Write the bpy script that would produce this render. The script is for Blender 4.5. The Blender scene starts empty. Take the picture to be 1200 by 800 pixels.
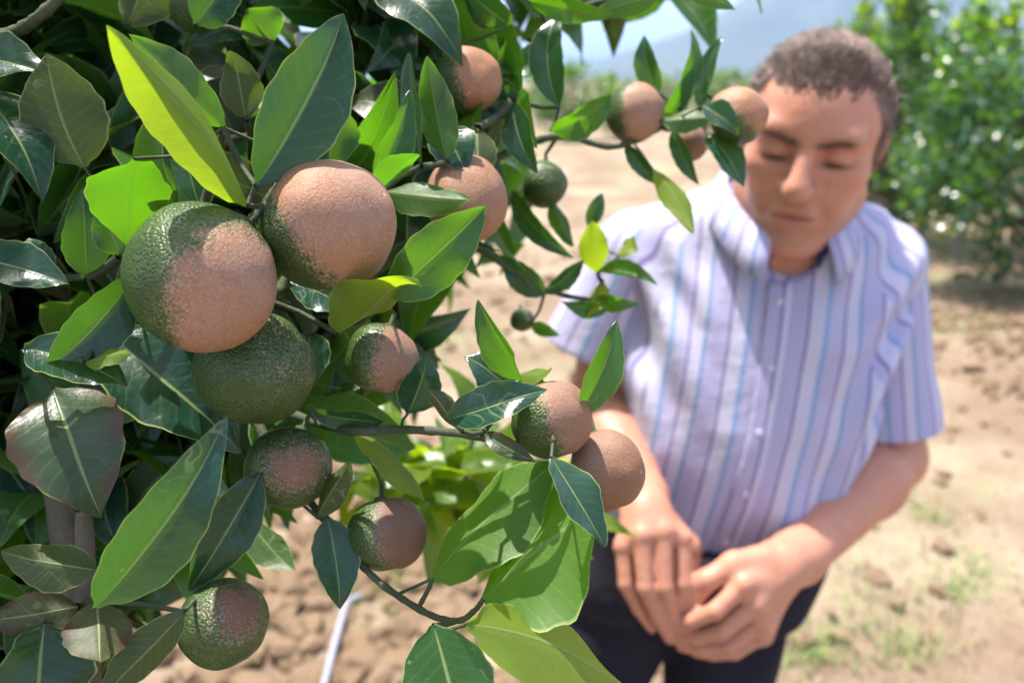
import bpy, bmesh, math, random
import numpy as np
from mathutils import Vector, Matrix, Quaternion

random.seed(7); np.random.seed(7); rng = np.random.RandomState(11)
scene = bpy.context.scene
col = scene.collection
rad = math.radians

# ------------------------------------------------------------------ camera, sky, sun, exposure
CAM = Vector((0, 0, 1.55)); PITCH = rad(17.0); F = 1000.0          # focal length in photo pixels (1200 wide)
cd = bpy.data.cameras.new('camera'); cam = bpy.data.objects.new('camera', cd); col.objects.link(cam)
cam.location = CAM; cam.rotation_euler = (math.pi/2 - PITCH, 0, 0)
cd.sensor_width = 36; cd.lens = 30; cd.clip_start = 0.02; cd.clip_end = 20000
cd.dof.use_dof = True; cd.dof.focus_distance = 0.345; cd.dof.aperture_fstop = 7.5
scene.camera = cam

SUN = Vector((-0.25, 0.19, 0.95)).normalized()                    # towards the sun
w = bpy.data.worlds.new('World'); scene.world = w; w.use_nodes = True
wn = w.node_tree.nodes; wl = w.node_tree.links
sky = wn.new('ShaderNodeTexSky'); sky.sky_type = 'NISHITA'; sky.sun_disc = False
sky.sun_elevation = math.asin(SUN.z); sky.sun_rotation = math.atan2(SUN.x, SUN.y)
sky.dust_density = 3.5; sky.air_density = 1.0; sky.ozone_density = 1.0
bg = wn['Background']; bg.inputs['Strength'].default_value = 0.118
hs = wn.new('ShaderNodeHueSaturation'); hs.inputs['Saturation'].default_value = 0.70; hs.inputs['Value'].default_value = 1.5   # thin bright summer overcast veil
wl.new(sky.outputs[0], hs.inputs['Color']); wl.new(hs.outputs[0], bg.inputs['Color'])
sd = bpy.data.lights.new('sun', 'SUN'); sun = bpy.data.objects.new('sun', sd); col.objects.link(sun)
sd.energy = 5.0; sd.angle = rad(0.53); sd.color = (1, 0.95, 0.87)
sun.rotation_euler = (-SUN).to_track_quat('-Z', 'Y').to_euler(); sun.location = (0, 0, 30)
scene.view_settings.view_transform = 'Standard'; scene.view_settings.look = 'None'
scene.view_settings.gamma = 1; scene.view_settings.exposure = 1.05
try: scene.view_settings.use_curve_mapping = False
except Exception: pass
try:
    scene.cycles.max_bounces = 7; scene.cycles.transparent_max_bounces = 6
    scene.cycles.volume_bounces = 1
except Exception: pass

RIGHT = Vector((1, 0, 0)); UP = Vector((0, math.sin(PITCH), math.cos(PITCH))); FWD = Vector((0, math.cos(PITCH), -math.sin(PITCH)))
def P(px, py, d):                                                  # photo pixel + depth along the optical axis -> world
    return CAM + RIGHT*((px-600)/F*d) + UP*((400-py)/F*d) + FWD*d
def px_of(p):
    q = Vector(p) - CAM; d = q.dot(FWD)
    if d < 1e-4: return (-9999, -9999, d)
    return (600 + F*q.dot(RIGHT)/d, 400 - F*q.dot(UP)/d, d)
def ground_at(px, py):
    dr = RIGHT*((px-600)/F) + UP*((400-py)/F) + FWD
    t = -CAM.z/dr.z
    return CAM + dr*t

# ------------------------------------------------------------------ helpers
def tag(o, label=None, cat=None, group=None, kind=None):
    if label: o['label'] = label
    if cat: o['category'] = cat
    if group: o['group'] = group
    if kind: o['kind'] = kind
    return o
def link(name, data, mat=None, parent=None):
    o = bpy.data.objects.new(name, data); col.objects.link(o)
    if mat is not None and data is not None and len(data.materials) == 0: data.materials.append(mat)
    if parent is not None: o.parent = parent
    return o
def mesh(name, v, f, mat=None, parent=None, smooth=True, uv=None):
    me = bpy.data.meshes.new(name)
    me.from_pydata([tuple(map(float, p)) for p in v], [], [tuple(map(int, q)) for q in f]); 
    if smooth: me.polygons.foreach_set('use_smooth', [True]*len(me.polygons))
    if uv is not None:
        l = me.uv_layers.new(name='UVMap'); idx = np.zeros(len(me.loops), int); me.loops.foreach_get('vertex_index', idx)
        l.data.foreach_set('uv', np.asarray(uv, np.float32)[idx].ravel())
    me.update()
    return link(name, me, mat, parent)
class Mat:
    def __init__(s, name):
        s.m = bpy.data.materials.new(name); s.m.use_nodes = True
        s.n = s.m.node_tree.nodes; s.l = s.m.node_tree.links
        s.b = s.n['Principled BSDF']; s.out = s.n['Material Output']
    def node(s, t, **kw):
        x = s.n.new(t)
        for k, v in kw.items():
            if k.startswith('i_'): x.inputs[k[2:].replace('_', ' ')].default_value = v
            else: setattr(x, k, v)
        return x
    def math(s, op, a, b=None, c=None, clamp=False):
        x = s.n.new('ShaderNodeMath'); x.operation = op; x.use_clamp = clamp
        for i, q in enumerate((a, b, c)):
            if q is None: continue
            if isinstance(q, (int, float)): x.inputs[i].default_value = q
            else: s.l.new(q, x.inputs[i])
        return x.outputs[0]
    def mix(s, fac, a, b, mode='MIX'):
        x = s.n.new('ShaderNodeMix'); x.data_type = 'RGBA'; x.blend_type = mode
        for i, q in ((0, fac), (6, a), (7, b)):
            if isinstance(q, (int, float)): x.inputs[i].default_value = q
            elif isinstance(q, tuple): x.inputs[i].default_value = (*q[:3], 1)
            else: s.l.new(q, x.inputs[i])
        return x.outputs[2]
    def ramp(s, fac, stops, interp='LINEAR'):
        x = s.n.new('ShaderNodeValToRGB'); x.color_ramp.interpolation = interp
        e = x.color_ramp.elements
        while len(e) < len(stops): e.new(0.5)
        for q, (p, c) in zip(e, stops):
            q.position = p; q.color = (c, c, c, 1) if isinstance(c, (int, float)) else (*c[:3], 1)
        s.l.new(fac, x.inputs[0]); return x.outputs[0]
    def noise(s, scale, detail=3, rough=0.5, vec=None, dist=0):
        x = s.n.new('ShaderNodeTexNoise'); x.inputs['Scale'].default_value = scale
        x.inputs['Detail'].default_value = detail; x.inputs['Roughness'].default_value = rough; x.inputs['Distortion'].default_value = dist
        if vec is not None: s.l.new(vec, x.inputs['Vector'])
        return x.outputs['Fac']
    def coord(s, which='Object'): return s.n.new('ShaderNodeTexCoord').outputs[which]
    def bump(s, h, strength, dist):
        x = s.n.new('ShaderNodeBump'); x.inputs['Strength'].default_value = strength; x.inputs['Distance'].default_value = dist
        s.l.new(h, x.inputs['Height']); s.l.new(x.outputs[0], s.b.inputs['Normal']); return x.outputs[0]
    def set(s, **kw):
        for k, v in kw.items():
            k = k.replace('_', ' ')
            if isinstance(v, (int, float)): s.b.inputs[k].default_value = v
            elif isinstance(v, tuple): s.b.inputs[k].default_value = (*v[:3], 1)
            else: s.l.new(v, s.b.inputs[k])
        return s

# ------------------------------------------------------------------ materials
def leaf_material(name, top, under, trans, tfac=0.45, dry=0.0, rough=0.3, vein=(0.30, 0.36, 0.14)):
    m = Mat(name)
    uv = m.n.new('ShaderNodeUVMap').outputs[0]
    sep = m.n.new('ShaderNodeSeparateXYZ'); m.l.new(uv, sep.inputs[0])
    u, v = sep.outputs[0], sep.outputs[1]
    a = m.math('ABSOLUTE', m.math('MULTIPLY_ADD', v, 2.0, -1.0))           # 0 midrib .. 1 edge
    obj = m.coord('Object')
    rnd = m.n.new('ShaderNodeObjectInfo').outputs['Random']
    off = m.n.new('ShaderNodeVectorMath'); off.operation = 'ADD'; m.l.new(obj, off.inputs[0])
    cmb = m.n.new('ShaderNodeCombineXYZ'); m.l.new(m.math('MULTIPLY', rnd, 9.0), cmb.inputs[0]); m.l.new(m.math('MULTIPLY', rnd, 3.0), cmb.inputs[2])
    m.l.new(cmb.outputs[0], off.inputs[1]); vec = off.outputs[0]
    big = m.noise(28, 3, 0.6, vec); fine = m.noise(420, 3, 0.65, vec)
    rib = m.ramp(a, [(0.0, 1), (0.022, 0.9), (0.05, 0)])
    rim = m.ramp(a, [(0.945, 0), (0.985, 1)])
    # side veins sweep forward from the midrib
    ph = m.math('ADD', m.math('MULTIPLY', u, 62.0), m.math('MULTIPLY', a, -13.0))
    ph = m.math('ADD', ph, m.math('MULTIPLY', big, 7.0))
    side = m.ramp(m.math('MULTIPLY_ADD', m.math('SINE', ph), 0.5, 0.5), [(0.86, 0), (1.0, 1)])
    shade = m.math('MULTIPLY_ADD', rnd, 0.5, 0.75)
    hsv = m.n.new('ShaderNodeHueSaturation'); hsv.inputs['Color'].default_value = (*top, 1)
    m.l.new(m.math('MULTIPLY_ADD', rnd, 0.05, 0.475), hsv.inputs['Hue']); m.l.new(shade, hsv.inputs['Value'])
    tc = m.mix(m.ramp(big, [(0.35, 0), (0.7, 0.55)]), hsv.outputs[0], tuple(min(1, c*1.7) for c in top))
    tc = m.mix(m.math('MULTIPLY', side, 0.07), tc, vein)
    tc = m.mix(m.math('MULTIPLY', m.ramp(fine, [(0.66, 0), (0.74, 1)]), 0.12), tc, (0.35, 0.36, 0.30))   # dust specks
    tc = m.mix(m.math('MULTIPLY', m.ramp(m.noise(16, 4, 0.7, vec), [(0.5, 0), (0.72, 1)]), 0.10), tc, (0.30, 0.33, 0.28))       # thin dust
    bc = m.mix(m.ramp(big, [(0.3, 0), (0.75, 0.5)]), under, tuple(c*0.7 for c in under))
    bc = m.mix(m.math('MULTIPLY', side, 0.12), bc, vein)
    geo = m.n.new('ShaderNodeNewGeometry')
    c = m.mix(geo.outputs['Backfacing'], tc, bc)
    vs = m.n.new('ShaderNodeTexVoronoi'); vs.inputs['Scale'].default_value = 95; vs.inputs['Randomness'].default_value = 1; m.l.new(vec, vs.inputs['Vector'])
    spot = m.math('MULTIPLY', m.ramp(vs.outputs['Distance'], [(0.05, 1), (0.09, 0)]), m.ramp(m.noise(40, 1, .5, vec), [(0.52, 0), (0.6, 1)]))
    nt_ = m.noise(55, 1, .5, vec, 1.2); trail = m.ramp(m.math('ABSOLUTE', m.math('SUBTRACT', nt_, 0.5)), [(0.004, 1), (0.010, 0)])
    trail = m.math('MULTIPLY', trail, m.ramp(m.noise(24, 1, .5, vec), [(0.55, 0), (0.62, 1)]))
    c = m.mix(m.math('MULTIPLY', trail, 0.4), c, (0.30, 0.33, 0.22))                      # old leaf-miner scribbles
    c = m.mix(m.math('MULTIPLY', spot, 0.6), c, (0.30, 0.27, 0.14))
    c = m.mix(m.math('MULTIPLY', rib, 0.75), c, vein)
    c = m.mix(m.math('MULTIPLY', rim, 0.8), c, (0.42, 0.48, 0.16))
    tr = m.mix(m.math('MULTIPLY', m.math('MAXIMUM', m.math('MULTIPLY', side, .35), rib), 0.35), trans, tuple(q*0.55 for q in trans))
    tr = m.mix(m.math('MULTIPLY', big, 0.4), tr, tuple(q*0.7 for q in trans))
    if dry:
        n2 = m.noise(60, 4, 0.65, vec)
        dm = m.ramp(m.math('ADD', m.math('MULTIPLY', a, 0.45), m.math('MULTIPLY', n2, 0.9)), [(0.76 - dry*0.2, 0), (0.92 - dry*0.2, 1)])
        c = m.mix(dm, c, (0.075, 0.048, 0.022)); tr = m.mix(dm, tr, (0.12, 0.06, 0.02))
    m.set(Base_Color=c, Specular_IOR_Level=0.5)
    m.set(Roughness=m.math('ADD', m.math('MULTIPLY', fine, 0.14), m.math('MULTIPLY_ADD', geo.outputs['Backfacing'], 0.22, rough-0.10)))
    h = m.math('ADD', m.math('MULTIPLY', side, -0.05), m.math('ADD', m.math('MULTIPLY', rib, -1.0), m.math('MULTIPLY', fine, 0.12)))
    h = m.math('ADD', h, m.math('MULTIPLY', m.noise(110, 3, 0.6, vec), 1.0))
    bn = m.bump(h, 0.4, 0.0012)
    t = m.n.new('ShaderNodeBsdfTranslucent'); m.l.new(tr, t.inputs['Color']); m.l.new(bn, t.inputs['Normal'])
    ms = m.n.new('ShaderNodeMixShader'); ms.inputs[0].default_value = tfac
    m.l.new(m.b.outputs[0], ms.inputs[1]); m.l.new(t.outputs[0], ms.inputs[2]); m.l.new(ms.outputs[0], m.out.inputs[0])
    return m.m
LM = {
 'dark':  leaf_material('leaf_dark_green', (0.009, 0.044, 0.030), (0.042, 0.080, 0.040), (0.12, 0.32, 0.010), 0.30, rough=0.25),
 'mid':   leaf_material('leaf_mid_green', (0.014, 0.066, 0.022), (0.052, 0.105, 0.032), (0.17, 0.44, 0.008), 0.40, rough=0.27),
 'young': leaf_material('leaf_young_yellow_green', (0.075, 0.17, 0.018), (0.15, 0.24, 0.035), (0.40, 0.57, 0.010), 0.55, rough=0.36),
 'lime':  leaf_material('leaf_lime_green', (0.035, 0.13, 0.016), (0.09, 0.19, 0.03), (0.13, 0.38, 0.006), 0.48, rough=0.34),
 'old':   leaf_material('leaf_old_blotched', (0.025, 0.050, 0.020), (0.065, 0.075, 0.030), (0.17, 0.22, 0.02), 0.28, dry=0.22, rough=0.36),
 'olive': leaf_material('leaf_olive_underside', (0.035, 0.055, 0.018), (0.062, 0.085, 0.026), (0.15, 0.24, 0.02), 0.28, rough=0.42),
}
def fruit_material():
    m = Mat('citrus_rind')
    o = m.coord('Object'); rnd = m.n.new('ShaderNodeObjectInfo').outputs['Random']
    off = m.n.new('ShaderNodeVectorMath'); off.operation = 'ADD'; m.l.new(o, off.inputs[0])
    cm = m.n.new('ShaderNodeCombineXYZ'); m.l.new(m.math('MULTIPLY', rnd, 7.0), cm.inputs[1]); m.l.new(cm.outputs[0], off.inputs[1]); v = off.outputs[0]
    at = m.n.new('ShaderNodeAttribute'); at.attribute_type = 'OBJECT'; at.attribute_name = 'russet'
    sep = m.n.new('ShaderNodeSeparateXYZ'); m.l.new(o, sep.inputs[0])
    rr = m.n.new('ShaderNodeVectorMath'); rr.operation = 'LENGTH'; m.l.new(o, rr.inputs[0])
    ax = m.math('DIVIDE', sep.outputs[0], rr.outputs['Value'])                # -1..1, the weathered cheek is local +X
    n1 = m.noise(38, 4, 0.6, v); n2 = m.noise(900, 2, 0.6, v); n3 = m.noise(220, 3, 0.7, v)
    f = m.math('ADD', ax, at.outputs['Fac'])
    f = m.math('ADD', f, m.math('MULTIPLY_ADD', n1, 0.9, -0.45))
    f = m.math('ADD', f, m.math('MULTIPLY_ADD', n3, 0.5, -0.25))
    f = m.math('ADD', f, m.math('MULTIPLY_ADD', n2, 0.30, -0.15))
    mask = m.ramp(m.math('MULTIPLY_ADD', f, 0.5, 0.5), [(0.46, 0), (0.58, 1)])
    edge = m.ramp(m.math('MULTIPLY_ADD', f, 0.5, 0.5), [(0.34, 0), (0.5, 1), (0.68, 0)])
    vo = m.n.new('ShaderNodeTexVoronoi'); vo.inputs['Scale'].default_value = 760; vo.feature = 'SMOOTH_F1'; vo.inputs['Smoothness'].default_value = .6; m.l.new(v, vo.inputs['Vector'])
    pit = m.ramp(vo.outputs['Distance'], [(0.05, 0), (0.55, 1)])
    g = m.mix(n1, (0.010, 0.036, 0.010), (0.050, 0.085, 0.016))
    g = m.mix(m.math('MULTIPLY', pit, 0.30), g, (0.085, 0.125, 0.030))
    r = m.mix(m.ramp(m.noise(30, 3, .6, v), [(.35, 0), (.65, 1)]), (0.345, 0.140, 0.060), (0.315, 0.172, 0.118))
    r = m.mix(m.math('MULTIPLY', m.ramp(n2, [(0.45, 0), (0.65, 1)]), 0.55), r, (0.39, 0.262, 0.185))
    r = m.mix(m.math('MULTIPLY', m.ramp(n3, [(0.56, 0), (0.68, 1)]), 0.4), r, (0.20, 0.10, 0.055))
    tn = m.n.new('ShaderNodeAttribute'); tn.attribute_type = 'OBJECT'; tn.attribute_name = 'tone'
    r = m.mix(tn.outputs['Fac'], r, (0.105, 0.052, 0.036))
    c = m.mix(mask, g, r)
    c = m.mix(m.math('MULTIPLY', m.math('MULTIPLY', edge, m.ramp(n2, [(0.5, 0), (0.62, 1)])), 0.38), c, (0.42, 0.36, 0.28))
    vs = m.n.new('ShaderNodeTexVoronoi'); vs.inputs['Scale'].default_value = 60; m.l.new(v, vs.inputs['Vector'])
    c = m.mix(m.math('MULTIPLY', m.ramp(vs.outputs['Distance'], [(0.04, 1), (0.065, 0)]), 0.6), c, (0.62, 0.56, 0.48))
    m.set(Base_Color=c, Roughness=m.math('MULTIPLY_ADD', mask, 0.26, 0.36), Specular_IOR_Level=0.45)
    h = m.math('ADD', m.math('MULTIPLY', pit, m.math('MULTIPLY_ADD', mask, -0.80, 1.0)), m.math('MULTIPLY', n2, m.math('MULTIPLY_ADD', mask, 0.35, 0.1)))
    m.bump(h, 0.6, 0.0007)
    return m.m
FRUIT = fruit_material()
def bark_material(name, c1, c2, scale=160):
    m = Mat(name); o = m.coord('Object')
    n = m.noise(scale, 5, 0.7, o); n2 = m.noise(scale*0.12, 3, 0.6, o)
    c = m.mix(n, c1, c2); c = m.mix(m.ramp(n2, [(0.45, 0), (0.75, 0.4)]), c, (0.20, 0.18, 0.15))
    m.set(Base_Color=c, Roughness=0.8); m.bump(n, 0.6, 0.002); return m.m
BARK = bark_material('grey_brown_bark', (0.05, 0.036, 0.025), (0.15, 0.12, 0.085))
TWIG = bark_material('green_twig_bark', (0.022, 0.036, 0.014), (0.065, 0.085, 0.035), 300)

# ------------------------------------------------------------------ ground, mountain, haze
def vnoise(x, y, z=0.0, seed=0):
    x = np.asarray(x, float); y = np.asarray(y, float); z = np.asarray(z, float) + np.zeros_like(x)
    xi, yi, zi = np.floor(x).astype(np.int64), np.floor(y).astype(np.int64), np.floor(z).astype(np.int64)
    fx, fy, fz = x-xi, y-yi, z-zi
    fx, fy, fz = (q*q*(3-2*q) for q in (fx, fy, fz))
    def h(a, b, c):
        n = (a*374761393 + b*668265263 + c*2147483647 + seed*974711) & 0xffffffff
        n = ((n ^ (n >> 13))*1274126177) & 0xffffffff
        return ((n ^ (n >> 16)) & 0xffff)/65535.0
    r = 0
    for dx in (0, 1):
        for dy in (0, 1):
            for dz in (0, 1):
                r = r + h(xi+dx, yi+dy, zi+dz)*(fx if dx else 1-fx)*(fy if dy else 1-fy)*(fz if dz else 1-fz)
    return r
def gheight(x, y):
    near = np.exp(-np.maximum(0, np.hypot(x, y)-14)/10)
    h = (vnoise(x*1.1, y*1.1, 0, 3)-0.5)*0.09 + (vnoise(x*4, y*4, 0, 4)-0.5)*0.045 + (vnoise(x*13, y*13, 0, 5)-0.5)*0.02
    return h*near - 0.02 + 0.15*np.exp(-((x-3.2)/.7)**2-((y-4.7)/1.1)**2)
def build_ground():
    m = Mat('dry_orchard_soil'); o = m.coord('Object')
    n1 = m.noise(0.9, 5, 0.62, o); n2 = m.noise(7, 5, 0.65, o); n3 = m.noise(60, 4, 0.7, o); n4 = m.noise(0.35, 4, 0.6, o)
    c = m.mix(n2, (0.15, 0.098, 0.063), (0.29, 0.215, 0.150))
    c = m.mix(m.ramp(n1, [(0.44, 0), (0.60, 0.75)]), c, (0.37, 0.305, 0.215))            # dry straw litter
    c = m.mix(m.math('MULTIPLY', m.ramp(n3, [(0.45, 0), (0.65, 1)]), 0.4), c, (0.12, 0.08, 0.052))
    gm = m.math('MULTIPLY', m.ramp(n4, [(0.52, 0), (0.62, 1)]), m.ramp(n2, [(0.45, 0), (0.6, 0.6)]))
    c = m.mix(gm, c, (0.15, 0.19, 0.065))
    m.set(Base_Color=c, Roughness=0.95, Specular_IOR_Level=0.2)
    m.bump(m.math('ADD', m.math('MULTIPLY', n3, 0.5), n2), 0.7, 0.05)
    s = np.linspace(-1, 1, 281); a = np.sinh(s*7.4)/np.sinh(7.4)*5200
    x, y = np.meshgrid(a, a + 3.0, indexing='ij')
    z = gheight(x, y); N = len(a)
    v = np.stack([x.ravel(), y.ravel(), z.ravel()], 1)
    i, j = np.meshgrid(np.arange(N-1), np.arange(N-1), indexing='ij'); i = i.ravel(); j = j.ravel()
    f = np.stack([i*N+j, (i+1)*N+j, (i+1)*N+j+1, i*N+j+1], 1)
    return tag(mesh('ground', v, f, m.m), kind='structure')
build_ground()
def build_mountain():
    m = Mat('forested_mountain'); o = m.coord('Object')
    n = m.noise(0.006, 6, 0.65, o); c = m.mix(n, (0.035, 0.060, 0.045), (0.13, 0.125, 0.09))
    m.set(Base_Color=c, Roughness=1.0, Specular_IOR_Level=0.1)
    prof = [(-4000, 70), (-2000, 40), (-900, 84), (0, 88), (400, 96), (560, 97), (640, 92), (700, 78), (760, 58), (810, 36), (850, 8), (890, -16), (950, -34), (1010, -22), (1045, 0), (1100, 6), (1200, 9), (1350, 22), (1800, 40), (3000, 60), (5000, 75)]
    R = 2600.0; xs = np.linspace(-3300, 4300, 420); pxs = [p for p, _ in prof]; pys = [q for _, q in prof]
    rows = 26; v = []; 
    az = np.linspace(-1.15, 1.15, 420)
    for r in range(rows):
        t = r/(rows-1)
        for k, A in enumerate(az):
            dist = R*(0.62 + 0.55*t); x = dist*math.sin(A); y = dist*math.cos(A)
            px = 600 + 1000*math.tan(A)*0.98
            py = np.interp(px, pxs, pys)
            el = PITCH*-1 + math.atan((400-py+7)/1000)
            top = 1.55 + R*max(0.0, math.tan(el)) + 6
            e = min(1, t/0.7); prof_h = (e*e*(3-2*e)) if t <= 0.7 else 1-(t-0.7)*1.3
            nz = vnoise(np.array([x*0.004]), np.array([y*0.004]), 0, 9)[0]*0.6 + vnoise(np.array([x*0.012]), np.array([y*0.012]), 0, 8)[0]*0.4
            ridge = (nz-0.5)*top*0.5*math.sin(math.pi*min(1, t/0.7))
            v.append((x, y, -4 + top*prof_h + ridge + (nz-0.5)*4))
    f = [(r*420+k, r*420+k+1, (r+1)*420+k+1, (r+1)*420+k) for r in range(rows-1) for k in range(419)]
    return tag(mesh('mountain', v, f, m.m), kind='structure')
build_mountain()
def build_haze():
    m = Mat('haze_air'); m.n.remove(m.b)
    pv = m.n.new('ShaderNodeVolumePrincipled'); pv.inputs['Color'].default_value = (0.36, 0.58, 1.0, 1)
    pv.inputs['Density'].default_value = 0.00019; pv.inputs['Anisotropy'].default_value = 0.2
    m.l.new(pv.outputs[0], m.out.inputs['Volume'])
    x0, x1, y0, y1, z0, z1 = -5600, 5600, -5600, 5600, -20, 420
    v = [(x, y, z) for x in (x0, x1) for y in (y0, y1) for z in (z0, z1)]
    f = [(0, 1, 3, 2), (4, 6, 7, 5), (0, 4, 5, 1), (2, 3, 7, 6), (0, 2, 6, 4), (1, 5, 7, 3)]
    return tag(mesh('haze', v, f, m.m, smooth=False), label='pale blue haze in the air before the mountain', cat='haze', kind='stuff')
build_haze()

# ------------------------------------------------------------------ leaves
def leaf_data(L, W, fold=0.25, bow=0.05, side=0.0, wave=0.0, twist=0.0, ns=14, nt=8, seed=0, tip=0.0, notch=0.0):
    """verts, faces, uv of one leaf: base at origin, along +Y, upper face +Z"""
    r = random.Random(seed); ph = r.uniform(0, 6.28); v = []; uv = []; f = []
    for i in range(ns+1):
        s = i/ns
        ww = (math.sin(math.pi*min(1, s**0.90))**0.78 if 0 < s < 1 else 0)*(1.06-0.12*s)
        ww = max(ww*W*0.5, 0.0011*(1-s) + 0.0003)
        if s < 0.07: ww = 0.0013 + (ww-0.0013)*s/0.07 if ww > 0.0013 else ww
        cy = s*L; cz = bow*L*4*s*(1-s) - tip*L*max(0, s-0.6)**2*3; cx = side*L*4*s*(1-s)
        tw = twist*(s-0.5)
        for j in range(nt+1):
            t = -1 + 2*j/nt; a = abs(t)
            wj = ww*(1 + (0.03*math.sin(s*37+ph+t) if a > 0.9 else 0))
            if notch and t > 0.4 and 0.08 < s < 0.42: wj *= 1 - notch*math.sin((s-0.08)/0.34*math.pi)
            x = t*wj*math.cos(fold*a); z = a*wj*math.sin(fold)*(1-0.25*a) + wave*W*a*a*math.sin(s*11+ph+(1.7 if t > 0 else 0))
            x, z = x*math.cos(tw)-z*math.sin(tw), x*math.sin(tw)+z*math.cos(tw)
            v.append((cx+x, cy, cz+z)); uv.append((s, j/nt))
    n = nt+1
    for i in range(ns):
        for j in range(nt): f.append((i*n+j, i*n+j+1, (i+1)*n+j+1, (i+1)*n+j))
    return v, f, uv
def frame(axis, normal, loc):
    y = axis.normalized(); z = (normal - y*normal.dot(y)).normalized(); x = y.cross(z)
    return Matrix(((x.x, y.x, z.x, loc.x), (x.y, y.y, z.y, loc.y), (x.z, y.z, z.z, loc.z), (0, 0, 0, 1)))

tree = bpy.data.objects.new('citrus_tree', None); col.objects.link(tree); tree.location = (-0.62, 1.0, 0)
tag(tree, 'dark leafy citrus tree with broad glossy leaves, bearing the russeted fruit', 'tree')
def to_tree(o): o.parent = tree; o.matrix_parent_inverse = Matrix.Translation((0.62, -1.0, 0)); return o
nodes = []                                                         # leaf and fruit attachment points for the twig system
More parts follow.
